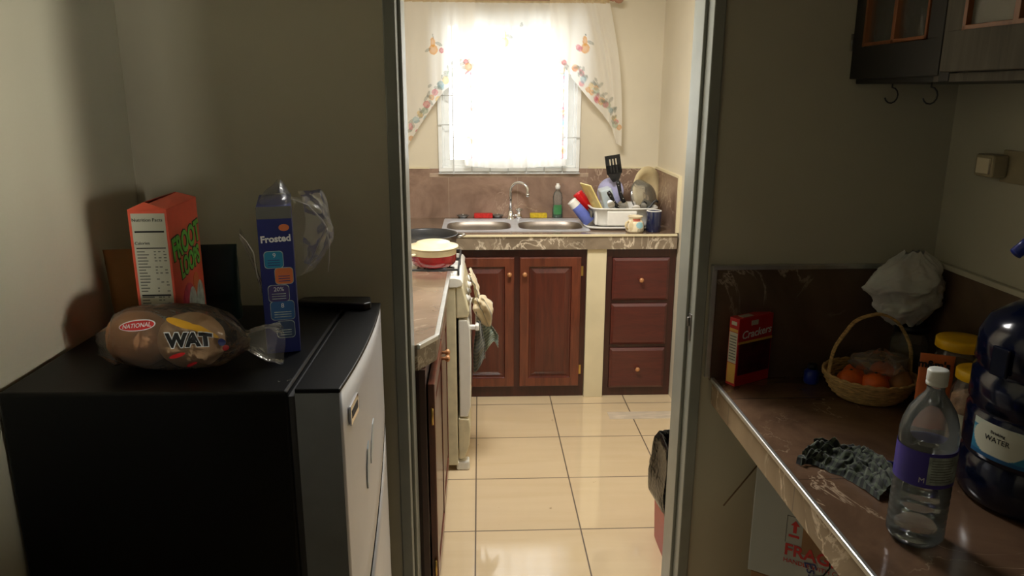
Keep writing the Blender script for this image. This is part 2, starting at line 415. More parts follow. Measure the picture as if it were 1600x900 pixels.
        bm = bmesh.new(); bm.from_mesh(me)
        bmesh.ops.remove_doubles(bm, verts=bm.verts, dist=1e-6)
        if not keepn: bmesh.ops.recalc_face_normals(bm, faces=bm.faces)
        bm.to_mesh(me); bm.free()
        o = bpy.data.objects.new(name, me); C.objects.link(o)
        if parent: o.parent = parent
        if loc: o.location = loc
        if rot: o.rotation_euler = rot
        if solid:
            md = o.modifiers.new('s', 'SOLIDIFY'); md.thickness = solid; md.offset = 0
        if bevel:
            md = o.modifiers.new('b', 'BEVEL'); md.width = bevel; md.segments = bseg; md.limit_method = 'ANGLE'; md.angle_limit = math.radians(40)
        if subs:
            md = o.modifiers.new('u', 'SUBSURF'); md.levels = md.render_levels = subs
        return o

def tag(o, label, cat, group=None):
    o['label'] = label; o['category'] = cat
    if group: o['group'] = group
    return o
def thing(name, label, cat, loc, rz=0, group=None):
    o = bpy.data.objects.new(name, None); C.objects.link(o); o.location = loc; o.rotation_euler = (0, 0, rz)
    o.empty_display_size = .05
    return tag(o, label, cat, group)
def struct(o): o['kind'] = 'structure'; return o

def text(name, s, size, mat, parent, mtx, align='CENTER', ext=.0003, sx=1, wrap=None, shear=0, bold=0, label=None):
    cu = bpy.data.curves.new(name, 'FONT'); cu.body = s; cu.size = size; cu.align_x = align; cu.align_y = 'CENTER'; cu.extrude = ext
    cu.shear = shear; cu.offset = bold; cu.resolution_u = 3
    t = bpy.data.objects.new(name, cu); C.objects.link(t)
    dg = bpy.context.evaluated_depsgraph_get(); me = bpy.data.meshes.new_from_object(t.evaluated_get(dg))
    bpy.data.objects.remove(t)
    if wrap:
        bm = bmesh.new(); bm.from_mesh(me)
        bmesh.ops.subdivide_edges(bm, edges=[e for e in bm.edges if e.calc_length() > .006], cuts=2)
        for v in bm.verts: v.co = wrap(v.co)
        bm.to_mesh(me); bm.free()
    else:
        me.transform(Matrix.Diagonal((sx, 1, 1, 1))); me.transform(mtx)
    me.materials.clear(); me.materials.append(M[mat])
    o = bpy.data.objects.new(name, me); C.objects.link(o)
    if parent: o.parent = parent
    if label: o['label'] = label
    return o
def facing(face, x, y, z, roll=0):
    """matrix that stands text on a face: 'f' faces -Y, 'r' faces +X, 'l' faces -X, 't' faces up"""
    R = {'f': Matrix(((1, 0, 0), (0, 0, -1), (0, 1, 0))),
         'r': Matrix(((0, 0, 1), (1, 0, 0), (0, 1, 0))),
         'l': Matrix(((0, 0, -1), (-1, 0, 0), (0, 1, 0))),
         't': Matrix.Identity(3)}[face]
    return Matrix.Translation((x, y, z)) @ R.to_4x4() @ Matrix.Rotation(roll, 4, 'Z')

# ------------------------------------------------------------------ the rooms
WY0, WY1 = 1.95, 2.09           # partition wall with the doorway
KX0, KX1, KY1 = -.75, 1.035, 4.42
NX0, NX1, NY0 = -.865, 1.22, -2.2
CZ = 2.5
fl = MB().box(-3, 5, -4, 5, -.1, 0).build('floor', 'floor'); struct(fl)
ce = MB().box(-3, 5, -4, 5, CZ, CZ+.1).build('ceiling', 'ceil'); struct(ce)
DX0, DX1, DH = -.232, .606, 2.04
b = MB(); b.box(-1.1, DX0, WY0, WY1, 0, CZ); b.box(DX1, 1.4, WY0, WY1, 0, CZ); b.box(DX0, DX1, WY0, WY1, DH, CZ)
struct(b.build('wall_partition', 'wall'))
struct(MB().box(NX0-.12, NX0, NY0-.1, WY0, 0, CZ).build('wall_left', 'wall'))
# right wall of the near room: a doorway behind the viewer opens into a lit side room
JY0, JY1 = -1.45, -.42
b = MB(); b.box(NX1, NX1+.12, JY1, WY0, 0, CZ); b.box(NX1, NX1+.12, NY0-.1, JY0, 0, CZ); b.box(NX1, NX1+.12, JY0, JY1, 2.05, CZ)
struct(b.build('wall_right', 'wall'))
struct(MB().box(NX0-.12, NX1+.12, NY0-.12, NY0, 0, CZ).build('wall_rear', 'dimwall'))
# side room shell
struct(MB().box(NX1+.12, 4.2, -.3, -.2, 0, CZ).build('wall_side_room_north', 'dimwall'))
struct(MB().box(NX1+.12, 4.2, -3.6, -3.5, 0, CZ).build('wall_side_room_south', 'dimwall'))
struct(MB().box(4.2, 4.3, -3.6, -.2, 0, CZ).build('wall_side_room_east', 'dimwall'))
struct(MB().box(NX1+.12, NX1+.2, -3.6, NY0-.12, 0, CZ).build('wall_side_room_west', 'wall'))
# kitchen
struct(MB().box(KX0-.12, KX0, WY1, KY1, 0, CZ).build('wall_kitchen_left', 'kwall'))
struct(MB().box(KX1, KX1+.12, WY1, KY1, 0, CZ).build('wall_kitchen_right', 'kwall'))
wx0, wx1, wz0, wz1 = -.236, .574, 1.175, 2.04
b = MB(); b.box(KX0-.12, wx0, KY1, KY1+.14, 0, CZ); b.box(wx1, KX1+.12, KY1, KY1+.14, 0, CZ)
b.box(wx0, wx1, KY1, KY1+.14, 0, wz0); b.box(wx0, wx1, KY1, KY1+.14, wz1, CZ)
struct(b.build('wall_kitchen_back', 'kwall'))

# door frame
dr = bpy.data.objects.new('door_1', None); C.objects.link(dr); struct(dr); dr.location = (0, WY0, 0)
def jamb_profile(side):
    x0, x1 = (DX0, -.202) if side < 0 else (.576, DX1)
    b = MB(); b.box(x0, x1, -.008, WY1-WY0+.004, 0, DH-.03)
    bx0, bx1 = (x1-.001, x1+.009) if side < 0 else (x0-.009, x0+.001)
    b.box(bx0, bx1, .045, WY1-WY0+.004, 0, DH-.03)
    return b
jamb_profile(-1).build('jamb', 'frame', dr, bevel=.003); jamb_profile(1).build('jamb', 'frame', dr, bevel=.003)
MB().box(DX0, DX1, -.008, WY1-WY0+.004, DH-.03, DH).build('lintel', 'frame', dr, bevel=.003)
b = MB(); b.box(.5735, .5765, .015, .040, .955, 1.03); b.tube([(.571, .03, 1.02), (.571, .03, .995)], .004, 8)
b.build('strike_plate', 'dsteel', dr, bevel=.0008)

# ------------------------------------------------------------------ window
win = bpy.data.objects.new('window_1', None); C.objects.link(win); struct(win); win.location = (0, KY1, 0)
def rectframe(b, x0, x1, z0, z1, t, y0, y1, m=0):
    b.box(x0, x1, y0, y1, z0, z0+t, m); b.box(x0, x1, y0, y1, z1-t, z1, m)
    b.box(x0, x0+t, y0, y1, z0+t, z1-t, m); b.box(x1-t, x1, y0, y1, z0+t, z1-t, m)
b = MB(); rectframe(b, wx0, wx1, wz0, wz1, .022, -.02, .10); rectframe(b, wx0+.02, wx1-.02, wz0+.02, wz1-.02, .014, .01, .09)
b.build('window_frame', 'winwhite', win, bevel=.003)
for x0, x1, y0 in ((wx0+.032, .185, .035), (.15, wx1-.032, .065)):
    b = MB(); rectframe(b, x0, x1, wz0+.032, wz1-.032, .032, y0, y0+.025); s_ = b.build('sash', 'winwhite', win, bevel=.003)
    MB().box(x0+.03, x1-.03, y0+.010, y0+.015, wz0+.06, wz1-.06).build('pane', 'glass', s_)
b = MB()
for x in (-.150, -.046, .058, .162, .266, .370, .474):
    b.box(x-.0035, x+.0035, -.034, -.027, wz0-.012, wz1+.01)
for x0, x1, z in ((-.150, -.046, 1.369), (.058, .162, 1.369), (.474, wx1, 1.369), (wx0, -.150, 1.60), (-.046, .058, 1.60), (.266, .370, 1.45), (.37, .474, 1.72), (wx0, -.15, 1.44)):
    b.box(x0, x1, -.033, -.028, z-.003, z+.003)
b.box(wx0, wx1, -.036, -.026, wz0-.010, wz0-.003); b.box(wx0, wx1, -.036, -.026, wz1, wz1+.008)
for x in (wx0+.01, wx1-.01):
    for z in (wz0-.0065, wz1+.004): b.box(x-.004, x+.004, -.03, 0, z-.004, z+.004)
b.build('security_grille', 'grille', win)
MB().box(wx0-.055, wx1+.055, -.014, .0, wz0-.032, wz0-.008).build('window_sill', 'sillt', win, bevel=.003)

# ------------------------------------------------------------------ curtain rod and curtains
rod = thing('curtain_rod', 'rose wooden curtain rod with turned end knob above the window', 'curtain rod', (.12, KY1, 2.108))
MB().tube([(-.66, -.09, 0), (.60, -.09, 0)], .011, 12).build('pole', 'rodwood', rod)
for sgn, x in ((-1, -.66), (1, .60)):
    b = MB(); pts = [(0, 0), (.012, .0), (.014, .006), (.010, .012), (.018, .022), (.023, .036), (.020, .05), (.010, .060), (0, .064)]
    vs = [(r, z) for r, z in pts]; b.lathe(vs, 20); b.build('finial', 'rodwood', rod, loc=(x, -.09, 0), rot=(0, sgn*PI/2, 0))
    MB().tube([(x-sgn*.02, 0, .005), (x-sgn*.02, -.05, .005), (x-sgn*.02, -.09, -.013)], .006, 8).build('bracket', 'brass', rod)

OR, PK, RD, BL, LF, YL, GN = (236, 170, 84), (226, 120, 140), (214, 92, 110), (160, 200, 214), (128, 140, 132), (240, 208, 130), (176, 196, 176)
WHT = (250, 247, 240)
motifs = []
def ell(x, z, rx, rz, c, a=0, k=.8): motifs.append((x, z, rx, rz, lin(c), math.cos(a), math.sin(a), k))
def pear(x, z, c=OR, k=.85):
    ell(x, z-.02, .024, .026, c, 0, k); ell(x-.002, z+.018, .013, .026, c, .1, k); ell(x, z+.05, .002, .012, LF, .2)
    ell(x+.03, z+.01, .02, .008, LF, -.4, .55); ell(x-.03, z-.022, .018, .007, LF, .5, .55)
for x, z in ((-.248, 1.861), (.579, 1.872), (.138, 1.903)): pear(x, z, OR if x != .138 else YL)
for x, z, c in ((-.204, 1.838, RD), (.540, 1.858, PK), (.552, 1.85, PK)): ell(x, z, .012, .014, c)
for c, x, z in ((RD, -.072, 1.778), (BL, -.045, 1.728), (OR, -.06, 1.653), (OR, -.033, 1.523), (BL, -.211, 1.659), (YL, -.226, 1.581), (YL, -.20, 1.575), (RD, -.252, 1.529), (BL, -.292, 1.474), (BL, -.275, 1.485), (RD, -.340, 1.407),
                (OR, -.381, 1.369), (OR, -.365, 1.36), (PK, .526, 1.744), (PK, .563, 1.666), (OR, .646, 1.645), (OR, .60, 1.635), (OR, .62, 1.62), (PK, .652, 1.576), (PK, .645, 1.585), (GN, .713, 1.552), (GN, .695, 1.56), (PK, .764, 1.461), (OR, .783, 1.43),
                (RD, .465, 1.777), (BL, .459, 1.709), (BL, .45, 1.73), (PK, .463, 1.524), (BL, .465, 1.44), (BL, .46, 1.46), (RD, .466, 1.38), (OR, .475, 1.298), (YL, .462, 1.31), (OR, -.05, 1.35), (PK, -.02, 1.28)):
    ell(x, z, .017 if c in (BL, GN, YL) else .014, .019 if c in (BL, GN) else .015, c, .3, .8)
for x, z, a in ((-.093, 1.768, .4), (-.178, 1.724, 0), (-.279, 1.608, 1.4), (-.346, 1.46, .3), (-.32, 1.49, .8), (-.30, 1.43, -.3), (.543, 1.751, .2), (.587, 1.696, 1.2), (.671, 1.659, .9), (.694, 1.611, .3), (.68, 1.60, -.4), (.743, 1.531, .5), (.73, 1.58, 1.0), (.231, 1.969, 1.4), (.12, 1.959, .2), (.48, 1.75, 1), (.44, 1.75, -1), (.47, 1.49, .8), (.45, 1.40, -.6), (-.02, 1.70, .6), (-.07, 1.60, -.5), (-.24, 1.55, .7), (.55, 1.72, 1.3), (-.38, 1.42, 1.2), (.20, 1.55, .4), (-.02, 1.45, 1)):
    ell(x, z, .017, .008, LF, a, .55)
rnd = random.Random(11)
def border(pts, off, n):
    for k in range(n):
        x, z = poly(pts, (k+.5)/n); x += off[0]+rnd.uniform(-.012, .012); z += off[1]+rnd.uniform(-.008, .012)
        c = [OR, PK, BL, YL, GN, RD][k % 6]; ell(x, z, rnd.uniform(.012, .02), rnd.uniform(.014, .022), c, rnd.uniform(-.5, .5), .7)
        for q in range(2): ell(x+rnd.uniform(-.03, .03), z+rnd.uniform(-.005, .04), rnd.uniform(.012, .018), .007, LF, rnd.uniform(-1.5, 1.5), .55)
def poly(pts, t):
    n = len(pts)-1; t = max(0, min(.99999, t))*n; i = int(t); f = t-i
    return tuple(pts[i][k]*(1-f)+pts[i+1][k]*f for k in range(len(pts[0])))
border([(.50, 1.75), (.60, 1.64), (.69, 1.54), (.765, 1.42)], (.015, .012), 11)
border([(-.42, 1.35), (-.33, 1.47), (-.26, 1.56), (-.19, 1.65), (-.10, 1.74)], (-.012, .012), 12)
border([(-.065, 1.78), (-.05, 1.5), (-.06, 1.25)], (0, 0), 12); border([(.46, 1.75), (.465, 1.5), (.465, 1.25)], (0, 0), 14)
WL = lin(WHT)
def cprint(co, uv=None):
    c = list(WL[:3]); x, z = co[0], co[2]
    for mx, mz, rx, rz, cc, ca, sa, k in motifs:
        dx, dz = x-mx, z-mz
        if abs(dx) > .05 or abs(dz) > .05: continue
        u, v = dx*ca+dz*sa, -dx*sa+dz*ca; d = (u/rx)**2+(v/rz)**2
        if d < 1:
            kk = k*(.7+.3*d) if d < .75 else k
            for i in range(3): c[i] = c[i]*(1-kk)+cc[i]*kk
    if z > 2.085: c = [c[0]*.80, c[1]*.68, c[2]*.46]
    return (c[0], c[1], c[2], 1)
def poly(pts, t):
    n = len(pts)-1; t = max(0, min(.99999, t))*n; i = int(t); f = t-i
    return tuple(pts[i][k]*(1-f)+pts[i+1][k]*f for k in range(len(pts[0])))
def curtain(name, top, bot, y, amp, nf, label, nu, nv, out=0):
    b = MB()
    def fn(u, v):
        T = poly(top, u); B = poly(bot, u); w = v**1.0
        x = T[0]*(1-w)+B[0]*w + out*math.sin(PI*w)*u; z = T[1]*(1-w)+B[1]*w
        yy = y + amp*(.35+.65*v)*math.sin(u*nf*2*PI+1.5*math.sin(u*9))+.006*mnoise.noise(Vector((x*9, z*6, y*5)))
        if v < .04: yy = y+.004*math.sin(u*90)
        return (x, yy, z)
    b.grid(fn, nu, nv)
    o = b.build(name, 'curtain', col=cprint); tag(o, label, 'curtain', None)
    return o
curtain('window_curtain', [(-.12, 2.118), (.50, 2.118)], [(-.085, 1.215), (.1, 1.20), (.3, 1.205), (.49, 1.215)], KY1-.075, .010, 7, 'white sheer centre curtain with printed fruit borders covering most of the window', 170, 220)
curtain('window_curtain', [(.38, 2.118), (.70, 2.118)], [(.40, 1.80), (.47, 1.75), (.52, 1.685), (.60, 1.59), (.69, 1.50), (.745, 1.42), (.765, 1.345), (.80, 1.325)], KY1-.105, .010, 4.3, 'fruit-printed white curtain tail hanging to a point at the window\'s right side', 110, 190, .028)
curtain('window_curtain', [(-.50, 2.118), (-.02, 2.118)], [(-.46, 1.27), (-.40, 1.33), (-.33, 1.44), (-.26, 1.54), (-.19, 1.63), (-.10, 1.69), (-.03, 1.75)], KY1-.105, .010, 5.3, 'fruit-printed white curtain tail gathered at the window\'s left side beside the door frame', 130, 190)

# ------------------------------------------------------------------ backsplashes (fixed trim)
b = MB(); y1 = KY1; zt = 1.192
b.box(KX0, wx0, y1-.012, y1, .9, zt); b.box(wx1, KX1, y1-.012, y1, .9, zt); b.box(wx0, wx1, y1-.012, y1, .9, wz0-.03)
struct(b.build('trim_1', 'splash')); 
b = MB(); b.box(KX0, wx0-.055, y1-.015, y1, zt, zt+.008); b.box(wx1+.055, KX1, y1-.015, y1, zt, zt+.008); struct(b.build('trim_2', 'column'))
struct(MB().box(KX1-.012, KX1, 3.885, y1-.012, .9, zt).build('trim_3', 'splash'))
b = MB(); b.box(KX1-.015, KX1, 3.870, y1-.015, zt, zt+.012); b.box(KX1-.016, KX1, 3.870, 3.886, .909, zt); struct(b.build('trim_4', 'column'))
# near room
bsz = 1.163
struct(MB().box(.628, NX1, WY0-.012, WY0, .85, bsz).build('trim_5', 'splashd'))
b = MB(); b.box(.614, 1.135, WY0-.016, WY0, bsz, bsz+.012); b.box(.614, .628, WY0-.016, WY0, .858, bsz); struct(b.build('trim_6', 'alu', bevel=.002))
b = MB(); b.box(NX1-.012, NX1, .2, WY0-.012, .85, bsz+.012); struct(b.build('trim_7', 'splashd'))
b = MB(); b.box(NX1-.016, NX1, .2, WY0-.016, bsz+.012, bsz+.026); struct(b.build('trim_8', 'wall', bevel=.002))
struct(MB().box(.655, 1.018, 3.565, 3.655, -.002, .0015).build('trim_9', 'patch'))

# ------------------------------------------------------------------ kitchen back counter
SZ = .908
hx0, hx1, hy0, hy1 = -.185, .560, 3.955, 4.315
b = MB()
for x0, x1, y0, y1_ in ((KX0, hx0, 3.845, KY1-.012), (hx1, KX1-.012, 3.845, KY1-.012), (hx0, hx1, 3.845, hy0), (hx0, hx1, hy1, KY1-.012)):
    b.box(x0, x1, y0, y1_, SZ-.078, SZ-.003, 0)
top = MB()
for x0, x1, y0, y1_ in ((KX0, hx0, 3.843, KY1-.012), (hx1, KX1-.012, 3.843, KY1-.012), (hx0, hx1, 3.843, hy0), (hx0, hx1, hy1, KY1-.012)):
    top.box(x0, x1, y0, y1_, SZ-.003, SZ, 0)
ct = thing('countertop', 'brown marble-tiled worktop under the kitchen window holding the sink', 'countertop', (0, 0, 0))
b.build('slab', 'slabf', ct); top.build('top_tiles', 'slabtop', ct)
MB().box(KX0+.002, KX1-.014, 3.838, 3.846, SZ-.010, SZ+.0015).build('edge_trim', 'column', ct, bevel=.001)

# sink
snk = thing('sink', 'stainless steel double-bowl sink set in the worktop under the window', 'sink', (.1875, 4.135, SZ))
def superell(n, rx, ry, e):
    out = []
    for i in range(n):
        a = 2*PI*(i+.5)/n; c, s_ = math.cos(a), math.sin(a)
        out.append((math.copysign(abs(c)**(2/e), c)*rx, math.copysign(abs(s_)**(2/e), s_)*ry))
    return out
b = MB(); N = 64
for cx in (-.196, .196):
    rx, ry = .174, .142
    ring = superell(N, rx, ry, 3.6); outer = []
    hx, hy = .196, .198
    for px_, py_ in ring:
        k = min(hx/max(abs(px_), 1e-6), hy/max(abs(py_), 1e-6)); outer.append((px_*k, py_*k))
    rings = [[(p[0], p[1], .003) for p in outer], [(p[0]*1.03, p[1]*1.04, .0035) for p in ring], [(p[0], p[1], .0) for p in ring],
             [(p[0]*.965, p[1]*.96, -.03) for p in ring], [(p[0]*.93, p[1]*.91, -.13) for p in ring], [(p[0]*.80, p[1]*.78, -.155) for p in ring], [(p[0]*.14, p[1]*.16, -.162) for p in ring], [(p[0]*.001, p[1]*.001, -.163) for p in ring]]
    vs = [(p[0]+cx, p[1]-.012*(k > 0)*1, p[2]) for k, rg in enumerate(rings) for p in rg]
    fs = [(k*N+i, k*N+(i+1) % N, (k+1)*N+(i+1) % N, (k+1)*N+i) for k in range(len(rings)-1) for i in range(N)]
    b.add(vs, fs, 0, True)
    for q in range(2*N): b.m[len(b.m)-len(fs)+q] = 1
b.box(-.392, .392, -.200, -.194, .0005, .004, 1); b.box(-.392, .392, .194, .215, .0005, .004, 1); b.box(-.394, -.388, -.2, .2, .0005, .004, 1); b.box(.388, .394, -.2, .2, .0005, .004, 1)
b.build('basin', ['bowlsteel', 'rimsteel'], snk, keepn=False)
for cx in (-.196, .196):
    d = MB(); d.solid([(.034, -.1615), (.036, -.158), (.030, -.157), (.024, -.160)], 20, (cx, -.012)); d.build('drain', 'dsteel', snk)

# faucet
fc = thing('faucet', 'chrome gooseneck faucet behind the sink with cross knob', 'faucet', (.175, 4.350, SZ+.0003))
b = MB(); b.solid([(.028, .0), (.028, .006), (.018, .012), (.015, .045), (.012, .05)], 20)
pts = [(0, 0, .045), (0, 0, .13)]
for i in range(13):
    a = PI-PI*1.06*i/12; pts.append((.048+.048*math.cos(a)-.0, -.045*(1+math.cos(a))/1.6*.9, .165+.048*math.sin(a)))
pts.append((pts[-1][0], pts[-1][1], .145))
b.tube(pts, .0085, 12); b.build('spout', 'chrome', fc)
b = MB(); e = pts[-1]; b.tube([(e[0], e[1], .155), (e[0], e[1], .135)], .0105, 12); b.build('aerator', 'chrome', fc)
b = MB(); b.solid([(.016, 0), (.016, .02), (.012, .03), (.009, .05)], 16, (.048, -.004)); b.tube([(0.01, 0, .022), (.05, -.004, .022)], .007, 8)
b.build('valve_body', 'chrome', fc)
b = MB(); b.tube([(.030, -.004, .055), (.068, -.004, .055)], [.008, .006, ][0:2], 8); b.tube([(.048, -.024, .055), (.048, .016, .055)], .006, 8); b.solid([(.012, .045), (.014, .055), (.010, .065)], 14, (.048, -.004))
b.build('tap_handle', 'chrome', fc)

def sponge(x, y, w, mat, label):
    b = MB(); b.box(-w/2, w/2, -.02, .02, 0, .028); tag(b.build('sponge', mat, loc=(x, y, SZ+.004), bevel=.006, bseg=3), label, 'sponge')
sponge(.018, 4.368, .108, 'spred', 'red sponge behind the left sink bowl'); sponge(.338, 4.368, .100, 'spyel', 'yellow sponge behind the right sink bowl')
for x, y, lb in ((-.10, 4.368, 'small metal sink strainer left of the red sponge'), (.100, 4.372, 'small metal sink strainer between red sponge and faucet')):
    b = MB(); b.lathe([(.020, 0), (.028, .010), (.034, .014), (.034, .017), (.026, .014), (.018, .004), (.001, .003)], 20); b.cap(.020, 0.0005, 20)
    st = b.build('sink_strainer', 'dsteel', loc=(x, y, SZ+.004)); tag(st, lb, 'sink strainer')
    MB().solid([(.004, .003), (.004, .016), (.008, .020), (.006, .024)], 12).build('knob', 'steel', st)
# soap bottle
sb = thing('dish_soap_bottle', 'clear soap bottle with green liquid behind the right sink bowl', 'soap bottle', (.448, 4.366, SZ+.004))
prof = [(.001, 0), (.026, 0), (.030, .006), (.030, .05), (.024, .085), (.028, .12), (.022, .145), (.010, .160), (.010, .17)]
b = MB(); b.lathe(prof, 24, sy=.6); b.build('bottle', 'cbottle', sb)
b = MB(); b.solid([(.001, .002), (.027, .003), (.028, .05), (.0235, .07)], 24, sy=.58); b.build('soap', 'green', sb)
b = MB(); b.solid([(.014, .166), (.015, .185), (.009, .192), (.008, .200)], 16); b.build('cap', 'wplast', sb)
b = MB(); b.grid(lambda u, v: (.0305*math.cos(-PI/2+(u-.5)*1.6), .0305*.62*math.sin(-PI/2+(u-.5)*1.6)-.0006, .022+v*.055), 10, 2); b.build('front_label', 'softgreen', sb)
# grey board
b = MB(); b.box(-.012, .012, -.075, .075, 0, .17); tag(b.build('cutting_board', 'silverb', loc=(-.405, 4.20, SZ+.003), rot=(0, -.12, 0), bevel=.003), 'speckled grey board standing at left end of the sink, mostly behind the door frame', 'board')

# ------------------------------------------------------------------ kitchen cabinets
def rings_panel(b, w, h, rings, mats, x0=0, z0=0):
    """nested rectangles (inset, y) forming a raised-panel door face; faces -Y"""
    vs = []; fs = []
    for ins, y in rings:
        vs += [(x0+ins, y, z0+ins), (x0+w-ins, y, z0+ins), (x0+w-ins, y, z0+h-ins), (x0+ins, y, z0+h-ins)]
    for k in range(len(rings)-1):
        o = len(b.v)
    o = len(b.v); b.v += vs
    for k in range(len(rings)-1):
        for i in range(4):
            j = (i+1) % 4; b.f.append((o+k*4+i, o+k*4+j, o+(k+1)*4+j, o+(k+1)*4+i)); b.m.append(mats[k]); b.s.append(False)
    k = len(rings)-1; b.f.append((o+k*4, o+k*4+1, o+k*4+2, o+k*4+3)); b.m.append(mats[-1]); b.s.append(False)
def door_panel(name, w, h, parent, loc, rot=None, mats=('wdoor', 'wpanel'), t=.02, inset=.048):
    b = MB(); rings_panel(b, w, h, [(0, 0), (0, -t+.003), (.003, -t), (inset, -t), (inset+.004, -t+.010), (inset+.012, -t+.011), (inset+.036, -t+.002)], [0, 0, 0, 1, 1, 1, 1])
    return b.build(name, list(mats), parent, loc, rot)
def knob(parent, loc, rot=(PI/2, 0, 0), mat='knob'):
    b = MB(); b.solid([(.006, 0), (.005, .010), (.011, .016), (.013, .022), (.009, .027), (.004, .029)], 20); return b.build('knob', mat, parent, loc, rot)
def hinge(parent, loc, rot=None, mat='brass'):
    b = MB(); b.box(-.007, .007, -.003, 0, -.026, .026); b.tube([(-.007, -.004, -.026), (-.007, -.004, .026)], .004, 8); return b.build('hinge', mat, parent, loc, rot)
cab = thing('base_cabinet', 'dark red wooden double-door cabinet under the kitchen sink', 'cabinet', (-.70, 3.88, 0))
b = MB(); b.box(.0, 1.256, .06, .52, .001, .735, 0); b.box(.0, 1.256, 0, .06, .062, .068, 0)
# face frame
b.box(0, 1.256, 0, .06, .785, .829); b.box(0, 1.256, .004, .06, .001, .066); b.box(1.225, 1.256, 0, .06, .066, .785); b.box(.874, .906, 0, .06, .066, .785); b.box(0, .54, 0, .06, .066, .785)
b.build('body', 'wframe', cab, bevel=.001)
d1 = door_panel('door', .322, .716, cab, (.553, 0, .068)); knob(d1, (.297, -.020, .630))
d2 = door_panel('door', .322, .716, cab, (.905, 0, .068)); knob(d2, (.025, -.020, .630))
for z in (.09, .64): hinge(d2, (.328, -.004, z))
col = MB().box(.558, .660, 3.862, 4.38, 0, .8295).build('trim_10', 'column', bevel=.002); struct(col)
dw = thing('base_cabinet', 'dark red wooden three-drawer unit between cream column and right wall', 'cabinet', (.661, 3.88, 0))
W = KX1-.003-.661
b = MB(); b.box(0, W, .03, .48, .001, .825); b.box(0, W, 0, .03, .781, .829); b.box(0, W, .002, .03, .001, .050); b.box(0, .033, 0, .03, .05, .781); b.box(.337, W, 0, .03, .05, .781)
b.box(.033, .337, 0, .03, .528, .548); b.box(.033, .337, 0, .03, .280, .300)
b.build('body', 'wframe', dw, bevel=.001)
for z0, z1, kn in ((.548, .778, 1), (.300, .528, 0), (.050, .279, 1)):
    b = MB(); rings_panel(b, .302, z1-z0, [(0, 0), (0, -.008), (.014, -.018), (.03, -.018)], [0, 0, 0, 0]); d = b.build('drawer', 'wdraw', dw, (.034, 0, z0))
    if kn: knob(d, (.151, -.018, (z1-z0)/2))

# left counter (runs toward the doorway)
lc = thing('countertop', 'brown marble-tiled worktop left of the doorway ending at the stove', 'countertop', (0, 0, 0))
pl = [(KX0+.002, WY1+.002), (-.185, WY1+.002), (-.135, 2.185), (-.130, 3.025), (KX0+.002, 3.025)]
MB().prism(pl, 'z', SZ-.078, SZ-.003).build('slab', 'slabf', lc); MB().prism(pl, 'z', SZ-.003, SZ).build('top_tiles', 'slabtop', lc)
b = MB()
for p, q in (((-.185, WY1+.003), (-.135, 2.185)), ((-.135, 2.185), (-.130, 3.025))):
    P_, Q = Vector((p[0], p[1], SZ-.005)), Vector((q[0], q[1], SZ-.005)); d = (Q-P_).normalized(); nrm = Vector((d.y, -d.x, 0))
    b.obox((P_+Q)/2+nrm*.0015, d, nrm, (0, 0, 1), (Q-P_).length/2, .0075, .007)
b.build('edge_trim', 'alu', lc, bevel=.002)
lcab = thing('base_cabinet', 'dark red wooden cabinet with two narrow doors seen edge-on beside the stove', 'cabinet', (-.165, 2.10, 0))
b = MB(); b.box(-.57, -.02, .01, .915, .03, .825); b.box(-.02, 0, .0, .02, .03, .829); b.box(-.02, 0, .895, .92, .03, .829); b.box(-.02, 0, .02, .895, .03, .075); b.box(-.02, 0, .02, .895, .77, .829); b.box(-.02, 0, .435, .465, .075, .77); b.box(-.55, -.05, .02, .9, .001, .03)
b.build('body', 'wframe', lcab, bevel=.001)
d1 = door_panel('door', .42, .70, lcab, (.004, .035, .07), (0, 0, PI/2-.006)); knob(d1, (.395, -.02, .64), mat='knob')
for z in (.08, .60): hinge(d1, (-.004, -.008, z), mat='brass')
d2 = door_panel('door', .42, .70, lcab, (.004, .470, .07), (0, 0, PI/2)); knob(d2, (.025, -.02, .64))

# ------------------------------------------------------------------ stove
sv = thing('stove', 'worn cream gas stove between the left worktop and the back counter', 'stove', (-.105, 3.045, 0))
SW = .50
b = MB(); b.box(-.55, 0, 0, SW, .028, .835); b.build('body', 'cream', sv, bevel=.004)
# cooktop with rounded front lip
ptsx = [(-.56, .835), (.006, .835), (.026, .842), (.032, .855), (.022, .870), (.0, .876), (-.56, .876)]
MB().prism([(x, z) for x, z in ptsx], 'y', -.004, SW+.004, 0, True).build('cooktop', 'white', sv, bevel=.003)
# control panel leaning, oven door, bottom drawer
MB().prism([(0.001, .70), (.052, .705), (.056, .73), (.030, .835), (0.001, .835)], 'y', .0, SW).build('control_panel', 'cream', sv, bevel=.006)
for k in range(4):
    kb = MB().solid([(.017, 0), (.017, .004), (.012, .006), (.010, .014), (.006, .016)], 18); kb.build('control_knob', 'wplast', sv, (.047, .07+k*.12, .77), (0, PI/2-.24, 0))
od = MB(); od.prism([(.010, .255), (.045, .255), (.058, .30), (.062, .50), (.058, .66), (.048, .694), (.010, .694)], 'y', .002, SW-.002, 0, True)
odo = od.build('oven_door', 'white', sv, bevel=.005)
b = MB(); b.box(.0615, .0635, .11, SW-.11, .36, .56); b.build('oven_window', 'black', odo, bevel=.002)
b = MB(); b.box(.055, .088, .02, .040, .644, .664); b.box(.055, .088, SW-.045, SW-.02, .644, .664); b.box(.080, .096, .012, SW-.012, .642, .668); b.build('handle', 'wplast', odo, bevel=.005)
MB().prism([(.004, .055), (.030, .060), (.050, .12), (.056, .20), (.050, .245), (.004, .250)], 'y', .002, SW-.002, 0, True).build('bottom_drawer', 'cream', sv, bevel=.005)
for y in (.03, SW-.03):
    for x in (-.50, .02): MB().box(x-.028, x+.03, y-.025, y+.025, 0.0, .045 if x > 0 else .03).build('foot', 'white', sv, bevel=.008)
